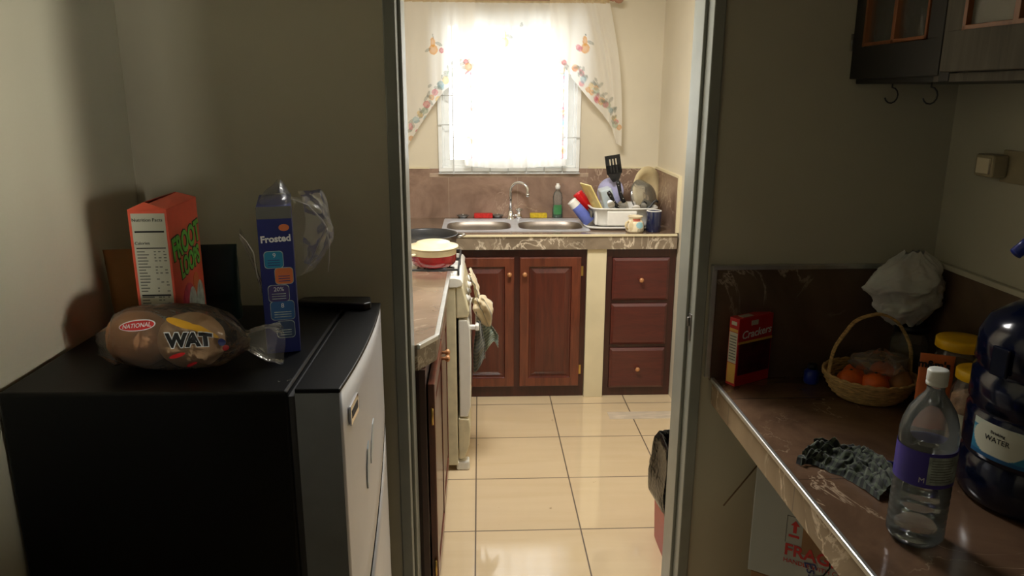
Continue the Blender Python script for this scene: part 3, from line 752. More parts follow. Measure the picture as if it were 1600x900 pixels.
b = MB()
for y in (.045, .245, .27, .455): b.tube([(-.50, y, .9), (.012, y, .9)], .0045, 6)
for x in (.012, -.13, -.255, -.38, -.50):
    b.tube([(x, .045, .9), (x, .245, .9)], .0045, 6); b.tube([(x, .27, .9), (x, .455, .9)], .0045, 6)
for x in (.012, -.50):
    for y in (.045, .245, .27, .455): b.tube([(x, y, .9), (x, y, .876)], .0045, 6)
for cx, cy in ((-.085, .145), (-.37, .145), (-.085, .36), (-.37, .36)):
    for a in (PI/4, 3*PI/4, 5*PI/4, 7*PI/4):
        b.tube([(cx+.035*math.cos(a), cy+.035*math.sin(a), .9), (cx+.11*math.cos(a), cy+.09*math.sin(a), .9)], .004, 6)
b.build('grate', 'iron', sv)
for cx, cy in ((-.085, .145), (-.37, .145), (-.085, .36), (-.37, .36)):
    b = MB(); b.solid([(.045, .876), (.042, .884), (.030, .886), (.028, .894), (.004, .896)], 24, (cx, cy)); b.build('burner', 'burnerblue', sv)

# pots
rp = thing('cooking_pot', 'red enamel pot with upturned cream lid on front burner of the stove', 'pot', (-.200, 3.170, .9052))
b = MB(); b.lathe([(.001, 0), (.080, 0), (.092, .010), (.097, .028), (.097, .050), (.0975, .070), (.102, .074), (.099, .076), (.095, .070), (.094, .030), (.086, .014), (.001, .006)], 48, mats=[0, 0, 0, 0, 1, 1, 1, 1, 1, 1, 1]); b.build('pot_body', ['redpot', 'potlid'], rp)
b = MB(); b.lathe([(.001, .103), (.060, .102), (.070, .099), (.078, .088), (.098, .084), (.106, .083), (.107, .078), (.098, .078), (.072, .080), (.001, .09)], 48); b.build('lid', 'potlid', rp)
for s_ in (-1,):
    a0 = -.55; c_, n_ = math.cos(a0), math.sin(a0)
    pts = [Vector((c_*.098-n_*k*.03, n_*.098+c_*k*.03, .058)) for k in (-1, 1)]
    d = Vector((c_, n_, 0)); pp = [pts[0], pts[0]+d*.022, pts[1]+d*.022, pts[1]]
    MB().tube([(p.x*s_, p.y, p.z) for p in pp], .006, 8).build('handle', 'potlid', rp)
fp = thing('frying_pan', 'dark open pan with pale metal lug handle behind the red pot', 'pan', (-.245, 3.42, .9052))
b = MB(); b.lathe([(.001, 0), (.105, 0), (.125, .012), (.135, .06), (.140, .085), (.144, .088), (.140, .090), (.136, .084), (.130, .06), (.118, .014), (.100, .005), (.001, .004)], 56, mats=[1]*4+[1, 0]+[0]*5); b.build('pan_body', ['pan', 'dsteel'], fp)
b = MB(); b.tube([(.136, -.028, .078), (.166, -.020, .082), (.172, 0, .083), (.166, .020, .082), (.136, .028, .078)], .006, 8); b.build('handle', 'steel', fp)
b = MB(); b.tube([(-.136, -.028, .078), (-.166, -.020, .082), (-.172, 0, .083), (-.166, .020, .082), (-.136, .028, .078)], .006, 8); b.build('handle', 'steel', fp)

# towels hanging from oven handle and control panel
def cloth(name, fn, nu, nv, mat, label, cat='towel', parent=None, solid=.003):
    b = MB(); b.grid(fn, nu, nv); o = b.build(name, mat, parent, solid=solid); 
    if label: tag(o, label, cat)
    return o
def ns(x, y, z=0): return mnoise.noise(Vector((x, y, z)))
HX, HZ = -.105+.088, .655      # handle bar centre
def hang(xa, xb, y0, ln, top=.0, seed=0):
    def f(u, v):
        t = v; xt = xa+(xb-xa)*u; k = min(1, .30+1.1*t)
        x = HX+.006+(xt-HX-.006)*k; y = y0+.014*math.sin(u*PI*2.2+seed)*(.4+.6*t)+.010*ns(u*4, v*4, seed)
        z = HZ+.018+top-(ln+.03*math.sin(u*4+seed))*t
        return (max(x, -.034), y, z)
    return f
cloth('hanging_towel', hang(-.036, .016, 3.10, .205, 0, 1), 50, 50, 'toweld', 'dark checked kitchen towel hanging from the oven handle, lowest of the cloths')
def tow2(u, v):   # bulky beige towel stuffed over the handle
    a = 2*PI*u; s_ = v
    cx = HX+.002+.050*s_**1.2; cz = HZ+.120-.150*s_**1.3; cy = 3.13+.05*s_
    r = .006+.042*math.sin(PI*min(1, s_*.94+.05))**.6
    f = 1+.22*math.sin(3*a+5*s_)+.30*ns(math.cos(a)*2, math.sin(a)*2, s_*6)
    return (cx+r*f*.75*math.cos(a), cy+r*f*1.3*math.sin(a), cz+r*.35*math.cos(a+.8))
cloth('hanging_towel', tow2, 56, 48, 'towelb', 'bunched beige striped cloth stuffed over the oven handle', solid=0)
def tow3(u, v):
    y = 3.09+.15*u; t = v; x = -.066+.034*t+.012*math.sin(t*3)+.007*math.sin(u*14+4*t)*(.4+t)+.008*ns(u*8, v*7); z = .868-.165*t+.010*math.sin(u*9)
    return (x+.020, y, z)
cloth('hanging_towel', tow3, 40, 30, 'towelb', 'pale cream cloth tucked over the stove control panel, topmost of the cloths')
cloth('hanging_towel', hang(.012, .075, 3.19, .160, .005, 2.2), 50, 40, 'towelg', 'pale green checked towel hanging on the far part of the oven handle')

# ------------------------------------------------------------------ dish rack and dishes
dk = thing('dish_rack', 'white plastic dish drainer on its tray right of the sink', 'dish rack', (.775, 4.11, SZ))
b = MB(); rg = superell(48, .185, .135, 4.5)
def loft(b, rings, m=0, closed_bottom=True):
    n = len(rings[0]); o = len(b.v)
    for r in rings: b.v += r
    for k in range(len(rings)-1):
        for i in range(n): b.f.append((o+k*n+i, o+k*n+(i+1) % n, o+(k+1)*n+(i+1) % n, o+(k+1)*n+i)); b.m.append(m); b.s.append(True)
    if closed_bottom: b.f.append(tuple(o+(len(rings)-1)*n+i for i in range(n))); b.m.append(m); b.s.append(False)
def sc(rg, k, z, dx=0): return [(p[0]*k+dx, p[1]*k, z) for p in rg]
loft(b, [sc(rg, .86, .0), sc(rg, 1.06, .004), sc(rg, 1.12, .018), sc(rg, 1.09, .018), sc(rg, 1.03, .008), sc(rg, .80, .006)]); b.build('drip_tray', 'wplast', dk, loc=(-.01, 0, .001))
b = MB(); loft(b, [sc(rg, .93, .112), sc(rg, 1.0, .116), sc(rg, 1.0, .108), sc(rg, .93, .106), sc(rg, .86, .03), sc(rg, .84, .018), sc(rg, .82, .018), sc(rg, .82, .024), sc(rg, .90, .108), sc(rg, .93, .112)], closed_bottom=False)
b.build('basket', 'wplast', dk, solid=0)
b = MB(); loft(b, [sc(rg, .80, .026), sc(rg, .80, .020)]); b.f.append(tuple(range(48))); b.m.append(0); b.s.append(False); b.build('basket_floor', 'wplast', dk)
b = MB(); b.box(-.10, .06, -.135, -.118, .022, .10); b.box(-.16, -.145, -.10, .10, .02, .10); b.build('front_panel', 'wplast', dk, bevel=.006)
for k in range(5): MB().box(-.185+.006*0, -.172, -.075+k*.035, -.062+k*.035, .035, .095).build('slot', 'dsteel', dk, bevel=.002)
Z0 = SZ+.030
def cupshape(b, r0, r1, h, t=.002): b.lathe([(.001, 0), (r0, 0), (r1, h), (r1-t, h), (r0-t, t*1.5), (.001, t*1.5)], 28)
# tumblers leaning against the rack's left side: mouth down on tray, base up-left
def tumbler(c, tilt, az, mats, label, r0=.024, r1=.033, h=.125):
    b = MB(); b.lathe([(.001, 0), (r0, 0), (r0, .006), (r0+(r1-r0)*.25, h*.25)], 28, mats=[1, 1, 1]); b.lathe([(r0+(r1-r0)*.25, h*.25), (r1, h), (r1-.002, h), (r0+(r1-r0)*.25-.002, h*.25)], 28, m=0)
    o = b.build('tumbler', list(mats), loc=c); o.rotation_euler = (Matrix.Rotation(az, 4, 'Z') @ Matrix.Rotation(PI+tilt, 4, 'Y')).to_euler(); tag(o, label, 'cup'); return o
# location is the cup's base (upper end)
tumbler((.492, 4.06, SZ+.145), -.72, 0, ('blue', 'wplast'), 'blue plastic tumbler with white base leaning on the dish rack', .026, .034, .150)
tumbler((.536, 4.16, SZ+.175), -.62, 0, ('red', 'red'), 'red plastic cup tipped upside down behind the blue tumbler', .028, .036, .13)
def plate(name, c, r, axis, label, mat, cat, depth=.012, sy=1, rz=0, prof=None):
    b = MB(); pr_ = prof or [(.001, 0), (r*.6, 0), (r*.66, depth*.4), (r, depth), (r, depth+.003), (r*.64, depth*.4+.003), (r*.58, .003), (.001, .003)]
    b.lathe(pr_, 40, sy=sy); o = b.build(name, mat, loc=c)
    q = Vector((0, 0, 1)).rotation_difference(Vector(axis)); o.rotation_mode = 'QUATERNION'; o.rotation_quaternion = q
    tag(o, label, cat); return o
# yellow board and pale container
b = MB(); b.box(-.004, .004, -.07, .07, 0, .185); o = b.build('chopping_board', 'yellow', loc=(.652, 4.08, Z0+.045), rot=(0, -.52, .28), bevel=.003); tag(o, 'pale yellow plastic board leaning outward at left end of the dish rack', 'chopping board')
b = MB(); 
b.prism([(-.05, 0), (.05, 0), (.058, .15), (-.058, .15)], 'x', -.0, .065); o = b.build('food_container', 'pale', loc=(.690, 4.135, Z0+.02), rot=(0, -.28, 0), bevel=.008, bseg=3); tag(o, 'pale square plastic container standing beside the yellow board in the rack', 'container')
plate('food_cover', (.722, 4.185, 1.085), .092, (-.55, -.8, .2), 'round lilac ribbed plastic cover behind the knives in the rack', 'lilac', 'cover', prof=[(.001, .02), (.02, .02), (.04, .015), (.055, .018), (.076, .004), (.080, .0), (.078, -.003), (.055, .012), (.001, .014)])
plate('mixing_bowl', (.893, 4.13, 1.062), .125, (-.62, .70, -.30), 'large clear plastic bowl standing on edge in right half of the rack', 'clearp', 'bowl', prof=[(.001, -.05), (.055, -.05), (.068, -.042), (.092, -.006), (.100, 0), (.100, .003), (.090, -.003), (.066, -.038), (.055, -.046), (.001, -.046)])
plate('serving_platter', (.936, 4.262, 1.090), .128, (.62, -.77, .10), 'large cream platter leaning against right wall behind the rack', 'cream2', 'platter', depth=.014)
# spatula: slotted black head, steel shaft, black handle down in rack
sp = thing('spatula', 'black slotted spatula standing head-up in the dish rack', 'spatula', (.800, 4.09, Z0), 0)
hd = MB(); hz0, hz1 = .235, .340
def shp(x0, x1, z0, z1): hd.box(x0, x1, -.0015, .0015, z0, z1)
hd.prism([(-.016, .200), (.016, .200), (.042, .250), (-.042, .250)], 'y', -.0015, .0015)
xs = [-.042, -.020, -.013, -.0035, .0035, .013, .020, .042]
for i in range(0, 8, 2): hd.box(xs[i], xs[i+1], -.0015, .0015, .250, .342)
shp(-.042, .042, .325, .345); shp(-.042, .042, .245, .292)
hd.build('blade', 'black', sp, loc=(-.028, .03, .012), rot=(-.05, -.16, 0))
MB().tube([(0, 0, .0), (-.025, .004, .10), (-.053, .018, .215)], [.006, .004, .006], 8).build('shaft', 'steel', sp)
def knife(c, az_pts, label, rivets=3, nm='kitchen_knife'):
    P0, P1 = [Vector(p) for p in az_pts]; t = thing(nm, label, 'knife', c)
    d = (P1-P0).normalized(); s_ = d.cross(Vector((0, 1, 0))).normalized(); L = (P1-P0).length
    b = MB(); n = 8
    for k in range(n): pass
    pts = [P0+d*(L*k/7)+s_*(.005*math.sin(k/7*PI*1.5)) for k in range(8)]
    b.tube(pts, [.010, .012, .011, .010, .010, .011, .013, .010], 10); b.build('handle', 'black', t)
    for k in range(rivets):
        q = P0+d*(L*(.2+.3*k)); b = MB(); b.blob((q.x, q.y-.011, q.z), .003, .002, .003, 10, 6); b.build('rivet', 'steel', t)
    b = MB(); q = P0-d*.09; w = s_*.014; yv = Vector((0, .001, 0))
    vs = [P0-w+yv, P0+w+yv, q+w*.2+yv, q-w*.6+yv, P0-w-yv, P0+w-yv, q+w*.2-yv, q-w*.6-yv]
    b.add(vs, [(0, 1, 2, 3), (4, 5, 6, 7), (0, 1, 5, 4), (1, 2, 6, 5), (2, 3, 7, 6), (3, 0, 4, 7)]); b.build('blade', 'steel', t)
knife((.70, 4.03, Z0), ((.055, 0, .07), (-.02, .0, .165)), 'black riveted knife handle pointing up-left, nearer the pale container', nm='kitchen_knife')
knife((.76, 4.06, Z0), ((.02, .0, .105), (-.025, .01, .22)), 'black riveted knife handle rising in front of the lilac cover')
knife((.87, 4.03, Z0), ((-.035, 0, .04), (.015, 0, .115)), 'short knife with single-riveted dark handle right of the spatula shaft', 1)
def spoon(c, tip, base, label, mat='steel', rr=(.016, .022)):
    t = thing('serving_spoon', label, 'spoon', c); tp, bs = Vector(tip), Vector(base)
    MB().tube([bs, (bs+tp)/2+Vector((0, -.004, 0)), tp], [.004, .003, .003], 8).build('handle', mat, t)
    d = (tp-bs).normalized(); b = MB(); b.grid(lambda u, v: (rr[0]*math.sin(PI*v)*math.cos(2*PI*u), .004+.007*(math.cos(PI*v*1.0)**2)-.004, rr[1]*-math.cos(PI*v)), 20, 10, closed=True)
    o = b.build('bowl', mat, t, loc=tp+d*rr[1]*.9); a = math.atan2(d.x, d.z); o.rotation_euler = (0, a, 0)
spoon((.715, 4.00, Z0), (-.01, 0, .085), (.03, .03, 0), 'steel serving spoon left of the knives in the rack', rr=(.019, .024))
spoon((.745, 4.00, Z0), (.01, 0, .075), (-.01, .03, 0), 'dull steel ladle head beside the serving spoon', 'dsteel', (.02, .02))
spoon((.845, 4.00, Z0), (-.012, 0, .068), (.0, .03, 0), 'pale metal spoon in front of spatula shaft', 'steel', (.024, .018))
spoon((.875, 4.01, Z0), (-.004, 0, .075), (-.01, .03, 0), 'dark round spoon head near the tongs', 'dsteel', (.017, .02))
tg = thing('kitchen_tongs', 'black-handled tongs at right front of the dish rack', 'tongs', (.91, 4.02, Z0))
b = MB(); b.tube([(-.05, 0, .055), (-.02, 0, .075), (.005, 0, .09), (.02, 0, .115), (.034, 0, .122), (.042, 0, .112)], [.006, .007, .006, .006, .007, .006], 8); b.build('handle', 'black', tg)
b = MB(); b.tube([(-.052, 0, .055), (-.09, .01, .02)], .003, 8); b.tube([(-.05, .008, .05), (-.10, .02, .025)], .003, 8); b.build('arm', 'steel', tg)
b = MB(); b.prism([(-.03, 0), (.03, 0), (.04, .045), (-.04, .045)], 'x', -.045, .045); o = b.build('food_container', 'wplast', loc=(.775, 4.10, Z0), bevel=.01, bseg=3); tag(o, 'small white tub half hidden among the cutlery in the rack', 'container')
b = MB(); b.box(-.03, .03, -.003, .003, 0, .095); o = b.build('grater', 'dsteel', loc=(.868, 4.075, Z0+.03), rot=(.1, .5, 0), bevel=.002); tag(o, 'flat grey metal grater lying in front of the clear bowl', 'grater')

# mug and jar
mg = thing('mug', 'dark navy glazed mug on counter edge right of the rack', 'mug', (.913, 3.925, SZ))
b = MB(); b.lathe([(.001, 0), (.036, 0), (.039, .004), (.039, .110), (.037, .113), (.0355, .110), (.0355, .008), (.001, .007)], 36); b.build('mug_body', 'navy', mg)
b = MB(); b.tube([(.036, 0, .088), (.058, .012, .088), (.068, .016, .06), (.058, .012, .03), (.036, 0, .028)], .005, 8); b.build('handle', 'navy', mg, rot=(0, 0, .9))
b = MB(); b.lathe([(.0391, .1095), (.0392, .112), (.0365, .1135), (.0352, .110)], 36); b.build('rim', 'wplast', mg)
def jarcol(co, uv=None):
    a = math.atan2(co[1], co[0]); z = co[2]; c = (232, 218, 186)
    if .060 < z < .074 and -2.1 < a < -.9: c = (172, 82, 60)
    if (((a+1.15)/.5)**2+((z-.042)/.017)**2) < 1: c = (150, 196, 206)
    if .008 < z < .022 and int((a+4)*14) % 2 == 0 and a > -1.5 and a < -.5: c = (92, 84, 78)
    if ((a+2.2)/.25)**2+((z-.04)/.03)**2 < 1: c = (206, 188, 150)
    return lin(c)
b = MB(); pr_ = [(.001, 0), (.040, 0), (.047, .008), (.048, .03), (.043, .055), (.033, .066), (.034, .078), (.040, .082), (.040, .086), (.030, .084), (.028, .05), (.001, .04)]
fine = []
for i in range(len(pr_)-1):
    for k in range(5): fine.append(tuple(pr_[i][j]*(1-k/5)+pr_[i+1][j]*k/5 for j in (0, 1)))
fine.append(pr_[-1]); b.lathe(fine, 90)
M['jarp'] = painted('painted_ceramic', .3, coat=.3)
o = b.build('ceramic_jar', 'jarp', loc=(.812, 3.915, SZ), col=jarcol); tag(o, 'small cream ceramic jug with painted blue scene on counter edge left of navy mug', 'jug')
MB().tube([(-.043, 0, .060), (-.060, 0, .055), (-.064, 0, .035), (-.046, 0, .018)], .0045, 8).build('handle', 'cream2', o, rot=(0, 0, .5))

# ------------------------------------------------------------------ bin
bn = thing('trash_bin', 'red bin with black liner standing just inside the doorway on the right', 'bin', (.745, 2.43, 0))
b = MB(); rg = superell(40, .1, .12, 6)
loft(b, [[(p[0]*1.12, p[1]*1.12, .31) for p in rg], [(p[0]*1.0, p[1]*1.0, .0) for p in rg]]); b.build('bin_body', 'bin', bn)
b = MB()
def lf(u, v):
    a = 2*PI*u; i = u*40; p = rg[int(i) % 40]; q = rg[(int(i)+1) % 40]; f = i-int(i); px_, py_ = p[0]*(1-f)+q[0]*f, p[1]*(1-f)+q[1]*f
    z = poly([(.18, 1.13), (.20, 1.20), (.27, 1.26), (.34, 1.18), (.40, 1.10), (.425, .98), (.41, .88), (.30, .9)], v)
    k = z[1]*(1+.05*math.sin(a*9+v*5)+.07*ns(math.cos(a)*3, math.sin(a)*3, v*4)); zz = z[0]+.02*ns(math.cos(a)*2.5, math.sin(a)*2.5, v*2+7)
    return (px_*k, py_*k, zz)
b.grid(lf, 120, 40, closed=True); b.build('bin_liner', 'binbag', bn)

# ------------------------------------------------------------------ fridge
fr = thing('fridge', 'black-sided fridge with silver curved door against the left wall', 'fridge', (-.858, 1.283, 0), -.012)
FZ = 1.10; FD = .575
b = MB(); b.box(.004, .512, 0, FD, .03, FZ); b.build('cabinet', 'fbody', fr, bevel=.006, bseg=3)
MB().box(.512, .524, .006, FD-.006, .05, FZ-.012).build('gasket', 'gasket', fr)
def dbow(y): return .598+.014*(1-((y-.25)/.32)**2)
def arcz(y): return .50+.30*(max(0, y-.03)/FD)**.85
def fdoor(z0f, z1f, name, top=False):
    b = MB(); n = 24; ys = [FD*i/n for i in range(n+1)]
    K = 8
    for j in range(K+1):
        for y in ys:
            z = z0f(y)*(1-j/K)+z1f(y)*j/K; b.v.append((dbow(y), y, z))
    for j in range(K+1):
        for y in ys:
            z = z0f(y)*(1-j/K)+z1f(y)*j/K; b.v.append((.525, y, z))
    n1 = n+1; o2 = (K+1)*n1
    for j in range(K):
        for i in range(n):
            b.f.append((j*n1+i, j*n1+i+1, (j+1)*n1+i+1, (j+1)*n1+i)); b.m.append(0); b.s.append(True)
            b.f.append((o2+j*n1+i, o2+j*n1+i+1, o2+(j+1)*n1+i+1, o2+(j+1)*n1+i)); b.m.append(1); b.s.append(False)
    for i in range(n):
        for j, mm in ((0, 2), (K, 2)):
            b.f.append((j*n1+i, j*n1+i+1, o2+j*n1+i+1, o2+j*n1+i)); b.m.append(mm); b.s.append(False)
    for j in range(K):
        for i in (0, n):
            b.f.append((j*n1+i, (j+1)*n1+i, o2+(j+1)*n1+i, o2+j*n1+i)); b.m.append(1); b.s.append(False)
    return b.build(name, ['fdoor', 'fedge', 'fbody'], fr)
fd1 = fdoor(lambda y: arcz(y)+.008, lambda y: FZ-.004, 'freezer_door'); fd2 = fdoor(lambda y: .06, lambda y: arcz(y)-.010, 'fridge_door')
b = MB(); n = 24
b.prism([(.525, 0)]+[(dbow(FD*i/n)+.002, FD*i/n) for i in range(n+1)]+[(.525, FD)], 'z', FZ-.004, FZ+.004); b.build('top_cap', 'fbody', fd1, bevel=.002)
b = MB(); b.grid(lambda u, v: (dbow(FD*u)-.012+.010*v, FD*u, arcz(FD*u)-.013+.022*v), 30, 2); b.build('handle_recess', 'black', fd1)
# badge
b = MB(); b.box(0, .004, .058, .130, -.019, .019, 0); b.box(.004, .0045, .066, .122, -.008, .008, 1); b.build('badge', ['chrome', 'gasket'], fd1, loc=(dbow(.09)-.0015, 0, 1.025), rot=(0, 0, -.02), bevel=.002)
# hinge cover
b = MB(); b.prism([(.40, .535), (.57, .50), (.585, .515), (.575, .57), (.45, .574), (.41, .565)], 'z', FZ+.004, FZ+.022); b.build('hinge_cover', 'black', fr, bevel=.004)
for k in range(4):
    MB().box(.06+.38*(k % 2), .10+.38*(k % 2), .05+.43*(k//2), .09+.43*(k//2), 0, .03).build('foot', 'black', fr)
# magnet leaf on the door
b = MB(); ang = .0
lfp = [(0, 0), (.018, .02), (.026, .055), (.020, .095), (.006, .125), (-.010, .105), (-.018, .06), (-.012, .02)]
def leaf(b, y, z, s_, rot):
    c, n_ = math.cos(rot), math.sin(rot); P2 = [((p[0]*c-p[1]*n_)*s_+y, (p[0]*n_+p[1]*c)*s_+z) for p in lfp]
    b.prism(P2, 'x', 0, .003)
leaf(b, .185, .80, .8, -.3); leaf(b, .24, .83, .8, -.6)
mgn = b.build('leaf_magnet', 'pale', loc=(-.858+.6135, 1.283, 0)); tag(mgn, 'pale leaf-shaped sticker on the silver fridge door', 'sticker')

# ------------------------------------------------------------------ things on top of the fridge
TZ = FZ+.0005
def carton(name, label, cat, loc, rz, w, d, h, mat, bev=.0015):
    t = thing(name, label, cat, loc, rz); b = MB(); b.box(0, w, 0, d, 0, h); b.build('carton', mat, t, bevel=bev); return t
ob = carton('cereal_box', 'orange cereal box with green lettering standing at left on the fridge', 'cereal box', (-.688, 1.498, TZ), .045, .074, .185, .292, 'orange')
b = MB(); b.box(.006, .070, -.0007, 0, .004, .285, 0)
b.box(.010, .066, -.0012, -.0006, .247, .2505, 1); b.box(.010, .066, -.0012, -.0006, .215, .217, 1); b.box(.010, .066, -.0012, -.0006, .118, .1215, 1)
random.seed(3)
for k in range(30):
    z = .208-.0062*k
    if abs(z-.12) < .005 or z < .01: continue
    b.box(.010, .010+random.uniform(.012, .024), -.0011, -.0006, z, z+.0022, 2)
    for xx in (.042, .050, .060):
        if random.random() < .7: b.box(xx, xx+random.uniform(.003, .006), -.0011, -.0006, z, z+.002, 2)
b.build('nutrition_panel', ['labelw', 'ink', 'inkg'], ob)
text('panel_heading', 'Nutrition Facts', .0095, 'ink', ob, facing('f', .036, -.0010, .272)); text('panel_heading', 'Calories', .0085, 'ink', ob, facing('f', .022, -.0010, .226))
X1 = .0742
# front lettering (faces +X, readable from the right): text runs along +Y
text('front_lettering', 'FROOT', .062, 'ink', ob, facing('r', X1+.0005, .093, .213, .10), sx=.82, bold=.0042); text('front_lettering', 'FROOT', .062, 'limeprint', ob, facing('r', X1+.0012, .093, .213, .10), sx=.82, bold=.0018)
text('front_lettering', 'LOOPS', .055, 'ink', ob, facing('r', X1+.0005, .105, .165, .10), sx=.72, bold=.0042); text('front_lettering', 'LOOPS', .055, 'limeprint', ob, facing('r', X1+.0012, .105, .165, .10), sx=.72, bold=.0018)
b = MB()
def disc(b, y, z, ry, rz, x, m): b.prism([(y+ry*math.cos(2*PI*i/20), z+rz*math.sin(2*PI*i/20)) for i in range(20)], 'x', x, x+.0006, m)
disc(b, .08, .065, .045, .06, X1-.0003, 0); disc(b, .10, .06, .028, .052, X1+.0002, 1); disc(b, .15, .07, .024, .045, X1+.0002, 1); disc(b, .13, .115, .018, .022, X1+.0001, 2); disc(b, .06, .10, .012, .018, X1+.0003, 0)
b.build('front_picture', ['pinkp', 'greyp', 'orangep'], ob)
b = MB()
b.add([(0, 0, .292), (.074, 0, .292), (.074, .185, .292), (0, .185, .292), (.030, .01, .306), (.034, .175, .305)], [(0, 3, 5, 4), (3, 2, 5), (0, 4, 1)])
b.add([(.074, 0, .2925), (.074, .185, .2925), (.038, .175, .3045), (.034, .01, .301)], [(0, 1, 2, 3)])
b.build('top_flap', 'orange', ob, solid=.001)

def pouch(name, label, loc, rz, w, h, d, mat, tilt=0, flare=.03):
    b = MB()
    def fn(u, v):
        a = 2*PI*u; th = d*(1-v)**.6*(1-v*.1)+.001
        x = w/2*math.copysign(abs(math.cos(a))**.35, math.cos(a)); y = th/2*math.copysign(abs(math.sin(a))**.8, math.sin(a))
        return (x*(1+flare*v)+.002*ns(v*5, a), y+.006*ns(u*6, v*5, 3)*(1-v)+tilt*v*h, h*v)
    b.grid(fn, 40, 16, closed=True); b.add([(w/2*c_, d/2*s_, 0) for c_, s_ in [(-1, -.9), (1, -.9), (1, .9), (-1, .9)]], [(0, 1, 2, 3)])
    o = b.build(name, mat, loc=loc, rot=(0, 0, rz)); tag(o, label, 'bag'); return o
gp = pouch('snack_pouch', 'dark green stand-up pouch behind the bread on the fridge', (-.618, 1.74, TZ), .1, .108, .176, .045, 'pouch')
MB().box(-.052, .052, -.0035, .0035, .150, .154).build('zip_seal', 'gasket', gp)
kp = pouch('paper_bag', 'brown paper bag at far left on the fridge behind the orange cereal box', (-.788, 1.735, TZ), .15, .115, .168, .07, 'kraft', flare=.22)

# blue cereal box with liner bag
bb = carton('cereal_box', 'narrow blue cereal box with clear liner bag at middle of the fridge top', 'cereal box', (-.4345, 1.478, TZ), .235, .066, .19, .300, 'bluecart')
b = MB()
def rrect(x0, x1, z0, z1, r=.007, n=5):
    P2 = []
    for cx, cz, a0 in ((x1-r, z1-r, 0), (x0+r, z1-r, PI/2), (x0+r, z0+r, PI), (x1-r, z0+r, 1.5*PI)):
        for i in range(n+1): a = a0+PI/2*i/n; P2.append((cx+r*math.cos(a), cz+r*math.sin(a)))
    return P2
for x0, x1, z0, z1, mm in ((.008, .045, .177, .212, 0), (.026, .062, .144, .178, 1), (.011, .052, .108, .143, 2), (.013, .060, .070, .110, 3), (.022, .058, .032, .068, 4)):
    b.prism(rrect(x0, x1, z0, z1), 'y', -.0009, 0, 5); b.prism(rrect(x0+.001, x1-.001, z0+.001, z1-.001), 'y', -.0013, 0, mm)
    for k in range(3): b.box(x0+.007, x1-.007, -.0017, -.001, z0+.006+k*.005, z0+.0075+k*.005, 6 if mm < 2 else 5)
b.build('side_print', ['cyanp', 'orangep', 'purplep', 'bluep', 'slate', 'greyp', 'navyprint'], bb)
MB().prism([(.050+.010*math.cos(2*PI*i/16), .258+.007*math.sin(2*PI*i/16)) for i in range(16)], 'y', -.0010, 0).build('printed_emblem', 'orangep', bb)
MB().box(0, .066, -.0008, 0, .276, .300).build('flap_band', 'inkg', bb)
text('side_lettering', 'Frosted', .0185, 'whitep', bb, facing('f', .033, -.0012, .236, .04), bold=.0006); text('side_lettering', '9', .013, 'whitep', bb, facing('f', .028, -.0018, .203)); text('side_lettering', '20%', .012, 'whitep', bb, facing('f', .032, -.0018, .134)); text('side_lettering', '8', .013, 'whitep', bb, facing('f', .037, -.0018, .100))
b = MB()
def lin1(u, v):
    a = 2*PI*u; w = .030*(1-v**2)+.002; dd = .085*(1-.25*v)
    return (.033+.012*v+w*math.copysign(abs(math.cos(a))**.5, math.cos(a))+.004*ns(u*7, v*4), .095+dd*math.sin(a), .292+.050*v*(1-.5*abs(math.sin(a)))+.006*ns(u*5, v*3, 1)*v)
b.grid(lin1, 40, 12, closed=True)
def lin2(u, v):   # crumpled sheet spilling over the back right
    x = .066+.085*math.sin(PI*min(1, u*.9))*(.35+.65*math.sin(PI*(.15+.8*v))); y = .05+.13*u+.01*ns(u*9, v*9); z = .31-.165*v
    k = ns(u*2.5, v*3, 4); k2 = abs(ns(u*5, v*5, 6))
    return (x+.012*k+.004*k2, y+.008*k2, z+.008*k)
b.grid(lin2, 50, 50)
def lin3(u, v):
    x = -.002-.030*(1-v)**1.5*1.0-.006*u+.004*ns(u*5, v*6, 2); return (x, .02+.12*u+.01*ns(v*8, u*3), .12+.115*v*(1-.15*u)+.008*ns(u*9, v*6, 8))
def lin3b(u, v):
    return (-.002-.034*v**1.4+.003*ns(u*6, v*6, 2), .02+.05*u, .115+.125*v+.01*u)
b.grid(lin3b, 16, 30)
b.build('liner_bag', 'liner', bb)
b = MB()  # white tubes paint the glints along the liner's creases
b.tube([(.070, .10, .30), (.10, .11, .285), (.128, .115, .25), (.135, .12, .235), (.118, .12, .20), (.100, .12, .165), (.088, .115, .14)], [.0008, .0014, .002, .0026, .0014, .0018, .0008], 6)
b.build('crease_glint', 'wplast', bb); b = MB(); b.tube([(.135, .12, .235), (.140, .12, .20), (.137, .125, .16), (.134, .125, .135)], [.0016, .001, .0012, .0008], 6)
b.build('crease_glint', 'wplast', bb); b = MB(); b.tube([(-.036, .04, .242), (-.024, .035, .228), (-.012, .03, .205), (-.009, .03, .165), (-.003, .025, .12)], [.0006, .0008, .0012, .0014, .0008], 6)
b.build('crease_glint', 'wplast', bb)

